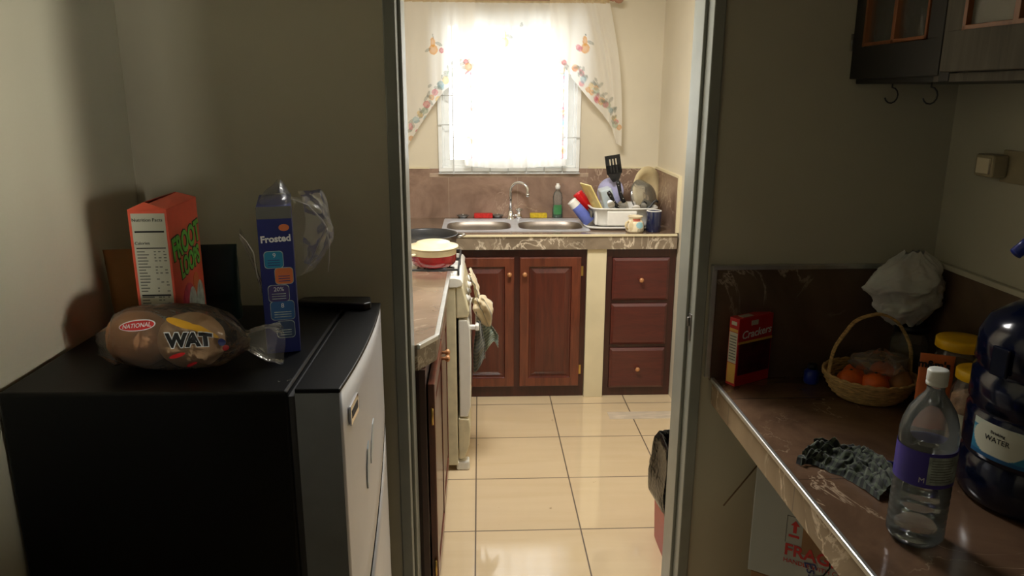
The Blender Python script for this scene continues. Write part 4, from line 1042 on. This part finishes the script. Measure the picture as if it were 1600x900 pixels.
# bread in a bag
br = thing('bread_bag', 'two round loaves in a clear printed bag lying on the fridge front', 'bread', (-.600, 1.400, TZ))
b = MB(); b.blob((-.055, .012, .058), .060, .044, .054, 32, 18, amp=.05, freq=6, seed=1, e=.85); b.build('loaf', 'bread', br)
b = MB(); b.blob((.048, .000, .057), .062, .044, .053, 32, 18, amp=.05, freq=6, seed=4, e=.85); b.build('loaf', 'bread2', br)
def bagr(u, v):
    # axis along x from -.13 to .20 ; v = position, u = around
    t = v; x = -.130+.345*t
    r = poly([(.004, .020), (.030, .040), (.052, .057), (.057, .062), (.0575, .0635), (.0575, .0635), (.0565, .062), (.053, .058), (.041, .044), (.018, .018), (.032, .036), (.034, .040)], t)
    a = 2*PI*u; cz = .064-.018*max(0, t-.62)/.38+(.0 if t > .1 else -.015)
    wr = 1+.05*ns(math.cos(a)*3, math.sin(a)*3, t*9)*(1 if t < .6 else 3.0)
    y = r[0]*math.cos(a)*wr; z = cz+r[1]*math.sin(a)*wr
    return (x+.006*ns(a, t*8), y+.003, max(.0015, z))
b = MB(); b.grid(bagr, 72, 70, closed=True); b.build('plastic_bag', 'bagfilm', br)
def onbag(cx, cz, off=.0012, rot=0):
    def w(co):
        c, s_ = math.cos(rot), math.sin(rot); X_, Z_ = cx+co[0]*c-co[1]*s_, cz+co[0]*s_+co[1]*c
        t = (X_+.13)/.345; sz = max(-.95, min(.97, (Z_-.064)/.0625)); u = (1-math.asin(sz)/(2*PI)) % 1   # front side: y negative
        a = PI-math.asin(sz)
        p = bagr((a/(2*PI)) % 1, max(0, min(1, t)))
        return Vector((X_, p[1]-off-.0008-co[2], p[2]))
    return w
def flat_disc(rx, rz, n=28, m=3):
    bm_v = [(0, 0, 0)]; fs = []
    for k in range(1, m+1):
        for i in range(n): bm_v.append((rx*k/m*math.cos(2*PI*i/n), rz*k/m*math.sin(2*PI*i/n), 0))
    for i in range(n): fs.append((0, 1+i, 1+(i+1) % n))
    for k in range(m-1):
        for i in range(n): fs.append((1+k*n+i, 1+k*n+(i+1) % n, 1+(k+1)*n+(i+1) % n, 1+(k+1)*n+i))
    return bm_v, fs
def decal(name, outline_fs, mat, cx, cz, rot=0, off=.001):
    vs, fs = outline_fs; w = onbag(cx, cz, off, rot); b = MB(); b.add([w(v) for v in vs], fs, 0, True); return b.build(name, mat, br)
decal('printed_oval', flat_disc(.034, .0095), 'whitep', -.030, .101, .05, .0008); decal('printed_oval', flat_disc(.032, .008), 'redprint', -.030, .101, .05, .0016)
text('bag_lettering', 'NATIONAL', .0105, 'whitep', br, None, wrap=onbag(-.030, .101, .0024, .05))
text('bag_lettering', 'WAT', .034, 'whitep', br, None, wrap=onbag(.064, .074, .0010, .03), bold=.0034)
text('bag_lettering', 'WAT', .034, 'ink', br, None, wrap=onbag(.064, .074, .0018, .03), bold=.0018)
decal('printed_swirl', flat_disc(.030, .006), 'yelprint', .050, .103, -.25); decal('printed_swirl', flat_disc(.024, .0055), 'yelprint', .085, .094, -.3); decal('printed_swirl', flat_disc(.010, .004), 'yelprint', .105, .088, -.5)
decal('printed_patch', flat_disc(.016, .004), 'redprint', .040, .045, .3); decal('printed_patch', flat_disc(.013, .004), 'redprint', .060, .022, .5); decal('printed_patch', flat_disc(.006, .010), 'navyprint', .118, .072); decal('printed_patch', flat_disc(.005, .008), 'redprint', .124, .056)
# water drops on fridge top
for k, (x, y) in enumerate(((-.372, 1.325), (-.356, 1.328), (-.352, 1.336))):
    o = MB().blob((0, 0, .0003), .0022, .0022, .0014, 12, 8).build('water_drop', 'water', loc=(x, y, FZ+.001)); tag(o, 'tiny water drop near the door edge of the fridge top', 'water drop', 'water drops on the fridge top')

# ------------------------------------------------------------------ right counter
rc = thing('countertop', 'brown marble-tiled counter with bright metal edge at lower right', 'countertop', (0, 0, 0))
RZ = .857; RX = .634
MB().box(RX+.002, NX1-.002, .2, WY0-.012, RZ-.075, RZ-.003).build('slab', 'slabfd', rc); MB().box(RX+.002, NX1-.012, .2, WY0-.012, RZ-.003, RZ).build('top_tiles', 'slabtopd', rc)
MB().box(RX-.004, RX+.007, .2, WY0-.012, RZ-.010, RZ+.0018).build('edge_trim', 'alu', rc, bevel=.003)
MB().box(RX+.03, NX1-.002, .2, .24, .0, RZ-.075).build('end_panel', 'wframe', rc)

# red cracker box
ang = math.atan2(.063, .118)
rb = carton('cracker_box', 'small red carton standing at the counter\'s left end against the dark splashback', 'carton', (.6745, 1.868, RZ+.0005), ang, .128, .034, .188, 'redbox')
# end face at local x=0 faces -X ; big face y=0 faces -Y
b = MB(); b.box(-.0007, 0, .003, .031, .008, .062, 0); b.box(-.0007, 0, .003, .031, .064, .148, 1); b.box(-.0009, 0, .003, .031, .150, .158, 0); b.box(-.0009, 0, .008, .026, .168, .178, 1)
for k in range(9): b.box(-.0012, -.0006, .006, .028, .072+k*.008, .0745+k*.008, 2)
b.build('end_print', ['tanp', 'labelw', 'inkg'], rb)
b = MB(); b.box(.006, .124, -.0008, 0, .030, .118, 0); b.box(.0, .128, -.0012, 0, .118, .124, 1); b.box(.045, .070, -.0012, 0, .165, .178, 2); b.build('front_print', ['redboxd', 'tanp', 'labelw'], rb)
text('front_lettering', 'Crackers', .030, 'whitep', rb, facing('f', .066, -.0013, .143, .05), shear=.2, bold=.0004)
b = MB(); b.box(.02, .06, .008, .026, .188, .1888); b.build('top_print', 'labelw', rb)

# basket with fruit
bk = thing('wicker_basket', 'round wicker basket with tall hoop handle on the right counter', 'basket', (1.0, 1.800, RZ))
b = MB(); n = 64
for k in range(9):
    t = k/8; r = .078+.032*t**.7; z = .006+.050*t
    pts = [((r+.0016*math.sin(i*8*PI/n*4+k*PI))*math.cos(2*PI*i/n), (r+.0016*math.sin(i*8*PI/n*4+k*PI))*math.sin(2*PI*i/n), z) for i in range(n)]
    b.tube(pts, .0038, 6, closed=True)
b.solid([(.078, .002), (.078, .008)], 40); 
b.build('body', 'wicker', bk)
b = MB()
for k in range(2): b.tube([((.111)*math.cos(2*PI*i/n), (.111)*math.sin(2*PI*i/n), .060+.004*math.sin(i*1.2+k*PI)) for i in range(n)], .0042, 6, closed=True)
b.build('rim', 'wicker', bk)
for off in (-.004, .004):
    b = MB(); b.tube([(.109*math.cos(PI*i/24), off+.003*math.sin(i*1.3), .045+.175*math.sin(PI*i/24)**.9) for i in range(25)], .0032, 6); b.build('handle', 'wicker', bk)
for k, (x, y, z, r) in enumerate(((-.055, -.012, .045, .034), (-.005, -.040, .046, .034), (-.02, .03, .046, .033), (.03, -.005, .066, .030))):
    lb = ['orange lying at the left inside the wicker basket', 'orange at the front inside the wicker basket', 'orange at the back inside the wicker basket', 'orange on top near the middle of the wicker basket'][k]
    b = MB(); b.blob((0, 0, 0), r, r, r*.93, 24, 14, amp=.04, seed=k); o = b.build('orange_fruit', 'orangef', loc=(1.0+x, 1.800+y, RZ+z)); tag(o, lb, 'orange')
    MB().blob((0, 0, r*.92), .004, .004, .002, 8, 6).build('stem_end', 'pouch', o)
for k, (x, y, z) in enumerate(((.065, -.03, .050), (.060, .035, .05))):
    b = MB(); b.lathe([(.001, -.028), (.018, -.026), (.030, -.008), (.029, .008), (.016, .024), (.005, .034), (.001, .042)], 20); o = b.build('onion', 'onion', loc=(1.0+x, 1.800+y, RZ+z)); tag(o, ['pale onion at the front right inside the wicker basket', 'pale onion at the back right inside the wicker basket'][k], 'onion')
def pb(u, v):
    a = 2*PI*u; r = .068*math.sin(PI*min(1, v*.9+.08)); k = 1+.4*ns(math.cos(a)*2, math.sin(a)*2, v*4)
    return (1.027+r*k*math.cos(a), 1.80+r*k*.9*math.sin(a), RZ+.060+.062*v+.014*ns(a*1.5, v*5))
b = MB(); b.grid(pb, 60, 30, closed=True); o = b.build('produce_bag', 'fbag'); tag(o, 'crumpled clear produce bag lying over the fruit in the basket', 'bag')

# small blue cup
bc = thing('small_bottle', 'small blue bottle on the counter left of the wicker basket', 'bottle', (.893, 1.895, RZ))
b = MB(); b.solid([(.018, 0), (.020, .004), (.020, .032), (.012, .04)], 20); b.build('body', 'spout', bc); MB().solid([(.012, .0402), (.012, .052), (.010, .054)], 16).build('cap', 'black', bc)

# glass jar behind basket + white bag on it
dj = thing('glass_jar', 'dark glass jar behind the wicker basket in the counter corner', 'jar', (1.146, 1.884, RZ))
b = MB(); b.lathe([(.001, 0), (.044, 0), (.048, .006), (.048, .12), (.040, .145), (.040, .150)], 32); b.build('jar_body', 'clearp', dj); b = MB(); b.solid([(.044, .003), (.044, .10)], 28); b.build('filling', 'snack3', dj)
b = MB(); b.solid([(.043, .150), (.043, .168)], 28); b.build('lid', 'black', dj)
def wb(u, v):
    a = 2*PI*u; r = math.sin(PI*(.06+.90*v))**.6
    c = Vector((math.cos(a), math.sin(a), v*3)); rd = 1+.25*mnoise.noise(c*1.6)+.16*abs(mnoise.noise(c*3.2+Vector((5, 0, 0))))+.07*abs(mnoise.noise(c*7.5))
    lump = .030*math.exp(-((a-PI)/.7)**2)*math.exp(-((v-.62)/.25)**2)
    return (1.118+(.086*r*rd+lump)*math.cos(a), 1.872+.046*r*rd*math.sin(a), RZ+.17+.195*v-.02*math.cos(a)*(1-v)*0+.012*mnoise.noise(c*2))
b = MB(); b.grid(wb, 110, 80, closed=True); o = b.build('plastic_bag', 'softbag'); tag(o, 'crumpled white plastic bag on the dark jar in the counter corner', 'bag')

# yellow-lidded jars
def ljar(loc, r, h, fill, label, rl):
    t = thing('plastic_jar', label, 'jar', loc, 0)
    b = MB(); b.lathe([(.001, 0), (r*.92, 0), (r, .008), (r, h*.72), (r*.80, h*.84), (r*.78, h*.9)], 36); b.build('jar_body', 'cbottle', t)
    b = MB(); b.solid([(r*.88, .004), (r*.94, .01), (r*.94, h*.66), (r*.5, h*.72)], 30); b.build('filling', fill, t)
    b = MB(); b.solid([(rl*.98, h*.885), (rl, h*.89), (rl, h*.985), (rl*.95, h), (rl*.5, h*.995)], 48); b.build('lid', 'ylid', t)
    return t
ljar((1.137, 1.662, RZ), .056, .200, 'snack', 'yellow-lidded clear jar of brown snacks, farthest of three beside the jug', .055)
ljar((1.158, 1.560, RZ), .038, .198, 'snack2', 'yellow-lidded jar squeezed between the other two against the water jug', .037)
j3 = ljar((1.068, 1.485, RZ), .050, .188, 'snack2', 'yellow-lidded clear jar of pale crisps, nearest of three beside the jug', .046)
b = MB(); b.grid(lambda u, v: (.0512*math.cos(PI+.2+1.1*u), .0512*math.sin(PI+.2+1.1*u), .045+.05*v), 10, 2); b.build('label', 'labelw', j3)
mm = pouch('candy_packet', 'orange candy packet leaning on the farthest yellow-lidded jar', (1.052, 1.612, RZ), -.45, .070, .178, .03, 'orangep')
text('packet_lettering', "m&m's", .024, 'ink', mm, facing('f', -.006, -.0105, .155), bold=.001)

# five-gallon jug with label and pump
jg = thing('water_jug', 'large dark blue water jug with pale label at the right edge of the counter', 'water jug', (1.066, 1.28, RZ))
JR = .134
prof = [(.001, 0), (.115, 0), (.130, .010), (JR, .03), (JR, .085), (.129, .092), (.129, .098), (JR, .105), (JR, .175), (.129, .182), (.129, .190), (JR, .197), (JR, .250), (.127, .258), (.127, .266), (JR, .274), (JR-.002, .325), (.118, .355), (.080, .382), (.036, .395), (.030, .400), (.030, .430), (.034, .432), (.034, .440)]
b = MB(); b.lathe(prof, 56); b.cap(.034, .44, 56); b.build('jug_body', 'jugb', jg)
def jl(co, uv):
    u, v = uv; c = (40, 130, 170)
    if v > .80: c = (196, 206, 190)
    if u < .34 and ((u-.17)/.16)**2+((v-.55)/.5)**2 < 1: c = (206, 208, 190)
    n_ = ns(u*9, v*4, 1)
    if c == (40, 130, 170) and n_ > .12: c = (120, 180, 196)
    if v < .12: c = (24, 90, 140)
    if .72 < u < .86 and .15 < v < .75: c = (196, 206, 206)
    return lin(c)
b = MB(); A0, A1 = PI*.98, PI*1.75
b.grid(lambda u, v: (JR*1.004*math.cos(A0+(A1-A0)*u), JR*1.004*math.sin(A0+(A1-A0)*u), .106+.068*v), 160, 40); b.build('label', 'jlabel', jg, col=jl)
def onjug(a0, z0):
    return lambda co: Vector(((JR*1.007+co[2])*math.cos(a0+co[0]/JR), (JR*1.007+co[2])*math.sin(a0+co[0]/JR), z0+co[1]))
text('label_lettering', 'WATER', .014, 'ink', jg, None, wrap=onjug(PI*1.11, .145)); text('label_lettering', 'Drinking', .008, 'ink', jg, None, wrap=onjug(PI*1.11, .158))
b = MB(); b.box(-.004, .004, -.018, .018, 0, .055); b.build('reflection_bar', 'jugb', jg, loc=(-.1335, -.03, .265+.0), rot=(0, 0, .2), bevel=.003)  # raised bar in place of a reflection on the jug
pm = thing('water_pump', 'blue spout of the hand pump fitted on the large water jug', 'pump', (1.066, 1.28, RZ+.4402))
b = MB(); b.solid([(.036, 0), (.038, .02), (.030, .045), (.028, .075), (.024, .085)], 28); b.build('pump_body', 'wcap', pm)
b = MB(); b.tube([(-.020, 0, .055), (-.07, 0, .070), (-.095, 0, .066), (-.118, 0, .045)], [.012, .012, .012, .011], 14); b.build('spout', 'spout', pm)

# clear water bottle
wbt = thing('water_bottle', 'clear plastic water bottle with purple label standing at front of the right counter', 'bottle', (.762, 1.160, RZ))
R = .0465
prof = [(.001, .004), (.028, 0), (.040, .002), (R, .014), (R, .030)]
z = .030
while z < .108: prof += [(R-.0016, z+.003), (R, z+.008), (R, z+.013)]; z += .013
prof += [(R-.001, .118), (R-.001, .182), (R, .188), (R, .205), (R*.93, .222), (R*.78, .243), (R*.52, .262), (.0165, .272), (.0140, .278), (.0140, .296)]
b = MB(); b.lathe(prof, 48); b.build('bottle_body', 'cbottle', wbt)
b = MB(); b.solid([(.036, .004), (R-.003, .014), (R-.003, .120), ], 40); b.build('water', 'water', wbt)
b = MB(); b.grid(lambda u, v: ((R+.0006)*math.cos(2*PI*u), (R+.0006)*math.sin(2*PI*u), .119+.063*v), 60, 2, closed=True); b.build('label', 'purplelab', wbt)
def onb(a0, z0, rr=R+.0012): return lambda co: Vector(((rr+co[2])*math.cos(a0+co[0]/rr), (rr+co[2])*math.sin(a0+co[0]/rr), z0+co[1]))
b = MB(); b.grid(lambda u, v: ((R+.001)*math.cos(-PI/2-.45+1.75*u), (R+.001)*math.sin(-PI/2-.45+1.75*u), .126+.050*v), 20, 2)
for k in range(9): b.grid(lambda u, v, k=k: ((R+.0014)*math.cos(-PI/2-.35+(.75 if k % 3 else .9)*u), (R+.0014)*math.sin(-PI/2-.35+(.75 if k % 3 else .9)*u), .131+.0048*k+.0012*v), 10, 1, m=1)
for k in range(7): b.grid(lambda u, v, k=k: ((R+.0014)*math.cos(-PI/2+.75+.06*k+.03*u), (R+.0014)*math.sin(-PI/2+.75+.06*k+.03*u), .132+.036*v), 2, 1, m=1)
b.build('label_panel', ['greyp', 'inkg'], wbt)
text('label_lettering', 'M', .013, 'whitep', wbt, None, wrap=onb(-PI/2-.60, .132))
b = MB(); b.solid([(.0165, .288), (.0168, .293), (.0155, .294), (.0168, .296), (.0168, .312), (.0150, .315), (.008, .3145)], 36); b.build('cap', 'wcap', wbt)

# rag
def rg_(u, v):
    x0, y0 = .700, 1.485; x1, y1 = .800, 1.330
    cx = x0+(x1-x0)*u+.035*math.sin(u*PI); cy = -.025+y0+(y1-y0)*u+.045*math.sin(u*PI)
    w = .045+.025*math.sin(u*PI*1.0)+.012*ns(u*6, 1); dx, dy = .83, .55
    s_ = (v-.5)*2
    z = .006+.030*max(0, (1-s_*s_))*(.55+.5*abs(ns(u*7, v*5, 3))*2)+.010*abs(ns(u*16, v*11, 5))+.004*math.sin(v*30+u*8)
    return (cx+dx*w*s_+.006*ns(u*9, v*9), cy+dy*w*s_+.006*ns(u*9, v*9, 9), RZ+max(.001, z*(1 if abs(s_) < .97 else .2)))
b = MB(); b.grid(rg_, 110, 70); o = b.build('dish_rag', 'rag'); tag(o, 'crumpled dark green checked rag on the counter behind the water bottle', 'cloth')
# small pen
b = MB(); b.tube([(0, 0, 0), (.02, -.045, .012)], .004, 8); o = b.build('clip', 'navyprint', loc=(.832, 1.445, RZ+.0045)); tag(o, 'small dark blue plastic piece lying behind the water bottle', 'plastic piece')

# boxes under the counter
an = -.60
wbx = thing('cardboard_box', 'white cardboard box with red fragile print and brown tape under the counter', 'box', (.655, 1.620, .4755), an)
b = MB(); b.box(0, .42, 0, .26, 0, .300); b.build('carton', 'card', wbx, bevel=.002)
b = MB(); b.box(.118, .175, -.0009, 0, .085, .300); b.build('packing_tape', 'kcard', wbx)
b = MB(); m0 = 0
ax = .100
b.prism([(ax-.004, .134), (ax+.004, .134), (ax+.004, .153), (ax+.010, .153), (ax, .166), (ax-.010, .153), (ax-.004, .153)], 'y', -.0008, 0)
b.box(ax-.013, ax+.011, -.0008, 0, .122, .128)
for x0, x1, z0, z1 in ((.080, .0815, .105, .176), (.080, .118, .1745, .176)): b.box(x0, x1, -.0008, 0, z0, z1, 1)
b.build('arrow_print', ['redprint', 'inkg'], wbx)
text('fragile_print', 'FRAGILE', .042, 'redprint', wbx, facing('f', .080, -.0012, .086), align='LEFT', bold=.001); text('fragile_print', 'HANDLE WITH CARE', .0155, 'redprint', wbx, facing('f', .080, -.0012, .058), align='LEFT')
text('marker_writing', 'Ess', .036, 'navyprint', wbx, facing('f', .145, -.0016, .052, -1.2), shear=.3)
b = MB(); b.tube([(.190, -.001, .13), (.182, -.001, .10), (.184, -.001, .07), (.172, -.001, .045), (.150, -.001, .035)], .0018, 6); b.build('marker_stroke', 'ink', wbx)
b = MB(); b.box(0, .40, 0, .25, 0, .474); lb = b.build('cardboard_box', 'cardb', loc=(.662, 1.618, .0005), rot=(0, 0, an), bevel=.003); tag(lb, 'brown cardboard box on the floor carrying the white fragile box', 'box')
# stick on the wall
b = MB(); b.tube([(.684, 1.905, .482), (.735, 1.925, .533), (.800, 1.948, .600)], .0022, 6); o = b.build('twig', 'twig'); tag(o, 'thin bare stick poking out of the wall under the counter', 'stick')

# ------------------------------------------------------------------ wall cabinet
wc = thing('wall_cabinet', 'dark wooden wall cabinet with glass doors at upper right', 'cabinet', (.931, 1.13, 1.640))
D, Lc, Hc = .278, .815, .62
b = MB(); b.box(0.018, D, 0, Lc, 0, .022); b.box(.018, D, 0, Lc, Hc-.02, Hc); b.box(.018, D, 0, .018, .022, Hc-.02); b.box(.018, D, Lc-.018, Lc, .022, Hc-.02); b.box(D-.006, D, .018, Lc-.018, .022, Hc-.02); b.box(.018, D-.02, .018, Lc-.018, .30, .315)
b.box(0.0, .018, .396, .432, .0, Hc); b.build('body', 'dwood', wc, bevel=.002)
M['fpane2'] = film('lit_cabinet_glass', (176, 174, 160), .8, .3, .4)  # paler copy; light on the second door put into its haze
M['fpane'] = film('dusty_cabinet_glass', (170, 170, 160), .25, .1, .8)
def gdoor(loc, rot, frame, w=.38, h=.60, lower=.075, pane='fpane'):
    b = MB(); t = .018
    b.box(0, w, 0, t, 0, lower); b.box(0, w, 0, t, h-.06, h); b.box(0, .055, 0, t, lower, h-.06); b.box(w-.055, w, 0, t, lower, h-.06)
    o = b.build('door', frame, wc, loc, rot, bevel=.002)
    b = MB(); bead = .008; x0, x1, z0, z1 = .055, w-.055, lower, h-.06
    b.box(x0, x1, -.003, t, z0, z0+bead); b.box(x0, x1, -.003, t, z1-bead, z1); b.box(x0, x0+bead, -.003, t, z0, z1); b.box(x1-bead, x1, -.003, t, z0, z1); b.box((x0+x1)/2-.007, (x0+x1)/2+.007, -.003, t, z0, z1); b.box(x0, x1, -.003, t, (z0+z1)/2-.006, (z0+z1)/2+.006)
    b.build('beading', 'owood', o, bevel=.001)
    MB().box(x0, x1, .008, .011, z0, z1).build('pane', pane, o)
    return o
da = gdoor((-.001, Lc-.002, .012), (0, 0, -PI/2), 'dwood')
hb = MB(); hb.tube([(.355, -.012, .19), (.355, -.014, .26)], .005, 8); hb.build('handle', 'brass', da)
# second door, slightly ajar, hinged at its near end: local x runs from far to near
aj = .07; hgx, hgy = -.001, .012
dbo = gdoor((hgx-.375*math.sin(aj), hgy+.375*math.cos(aj), .018), (0, 0, -PI/2+aj), 'gwood', w=.375, pane='fpane2')
b = MB(); b.box(.002, .016, .004, .45, .0, .016); b.build('bottom_rail', 'gwood', wc)
for z in (.10, .5): MB().tube([(-.003, Lc-.002, z-.02), (-.003, Lc-.002, z+.02)], .004, 8).build('hinge', 'dsteel', wc)
# white paper / dish seen behind cabinet glass
# hooks
hooks = [(.955, 1.815, 'dark metal cup hook under the wall cabinet, farther from the viewer'), (.955, 1.655, 'dark metal cup hook under the wall cabinet, nearer the viewer')]
for x, y, lb in hooks:
    b = MB(); pts = [(0, 0, 0), (0, 0, -.012)]+[(0+.004*0, .0+.018*math.sin(a), -.012-.018+.018*math.cos(a)) for a in [0.0, .5, 1.0, 1.5, 2.0, 2.5, 3.0, 3.5, 4.0, 4.4]]
    pts = [(p[1]*-.3+p[1]*1.2*.8, -p[1]*.4, p[2]) for p in pts]
    b.tube(pts, .0018, 8); o = b.build('cup_hook', 'iron', loc=(x+.02, y, 1.643)); tag(o, lb, 'hook')
# mug inside cabinet? a pink cup glimpsed behind the first door
b = MB(); cupshape(b, .028, .035, .09); o = b.build('cup', 'pinkp', loc=(1.02, 1.80, 1.645+.0225)); tag(o, 'pinkish cup faintly seen behind the dark cabinet door glass', 'cup')
# outlet on right wall
ol = thing('wall_outlet', 'aged beige outlet with a plugged-in adapter on the right wall', 'outlet', (NX1, 1.70, 1.455))
b = MB(); b.box(-.006, 0, -.11, .035, -.037, .037); b.build('cover_plate', 'beigeplug', ol, bevel=.003)
b = MB(); b.box(-.045, -.006, .028-.02, .028+.045, -.026, .026); b.build('adapter', 'beigeplug', ol, bevel=.005)
b = MB(); b.box(-.049, -.045, .015, .060, -.018, .018); b.build('adapter_face', 'cplast', ol, bevel=.001)

# added box in the side room, outside the frame, to shade the low part of the left wall
cp = thing('shade_cupboard', 'added dark wooden block in the side room that shades the left wall', 'shade_cupboard', (1.47, -2.25, 0))
MB().box(0, .40, 0, 1.32, .04, 1.40).build('body', 'wframe', cp, bevel=.004)
MB().box(-.01, .41, -.01, 1.33, 1.40, 1.425).build('top', 'wframe', cp, bevel=.003)
MB().box(.03, .37, .03, 1.29, 0, .04).build('plinth', 'wframe', cp)
# ------------------------------------------------------------------ light
w = bpy.data.worlds.new('sky'); scn.world = w; w.use_nodes = True
bg = w.node_tree.nodes['Background']; bg.inputs[0].default_value = (.93, .97, 1.0, 1); bg.inputs[1].default_value = 6.2
# portal in the kitchen window so sky light finds it
def area(name, loc, rot, sx, sy, power, color=(1, 1, 1), portal=False):
    l = bpy.data.lights.new(name, 'AREA'); l.shape = 'RECTANGLE'; l.size = sx; l.size_y = sy; l.energy = power; l.color = color
    if portal: l.cycles.is_portal = True
    o = bpy.data.objects.new(name, l); C.objects.link(o); o.location = loc; o.rotation_euler = rot; return o
area('window_daylight_portal', ((wx0+wx1)/2, KY1+.16, (wz0+wz1)/2), (-PI/2, 0, 0), wx1-wx0+.02, wz1-wz0+.02, 1, portal=True)
for S, pw in (((3.12, -2.76, 1.6), 4.2), ((3.42, -2.635, 1.6), 17)):      # added strip lights standing in for an unseen side-room window, banding the left wall
    S = Vector(S); d = Vector((NX0, 1.6, 1.35))-S
    o = area('side_room_strip_light', S, d.to_track_quat('-Z', 'Y').to_euler(), .10, .7, pw, (1.0, .95, .82)); o.data.spread = math.radians(50)
# added fill lights: unseen kitchen ceiling lamp, weak panel at the rear wall
lamp = thing('added_fill_lamp', 'added round white fill lamp on the kitchen ceiling, above the frame', 'lamp', (.15, 2.75, CZ))
b = MB(); b.solid([(.26, 0), (.28, -.02), (.24, -.05), (.12, -.07)], 32); b.build('lamp_base', 'wplast', lamp)
area('kitchen_fill_light', (.15, 2.75, CZ-.09), (0, 0, 0), .5, .5, 41, (1.0, .97, .92))
area('rear_fill_light', (.1, NY0+.03, 1.5), (PI/2, 0, 0), .9, 1.0, .55, (.80, .90, 1.0))  # added weak fill; the rear wall has no window
scn.view_settings.view_transform = 'Standard'; scn.view_settings.look = 'None'; scn.view_settings.gamma = 1; scn.view_settings.exposure = 0
scn.view_settings.use_curve_mapping = False
# repeats of a kind share a group
GR = {'sponge': 'sponges behind the sink', 'sink_strainer': 'sink strainers behind the sink', 'window_curtain': 'fruit-printed curtains at the kitchen window', 'hanging_towel': 'cloths hanging on the stove front',
      'kitchen_knife': 'knives in the dish rack', 'serving_spoon': 'spoons in the dish rack', 'tumbler': 'plastic cups leaning on the dish rack', 'orange_fruit': 'oranges in the wicker basket',
      'onion': 'onions in the wicker basket', 'plastic_jar': 'yellow-lidded jars beside the water jug', 'cup_hook': 'cup hooks under the wall cabinet', 'cereal_box': 'cereal boxes on the fridge'}
for o in bpy.data.objects:
    g = GR.get(o.name.split('.')[0])
    if g and o.parent is None and 'label' in o: o['group'] = g
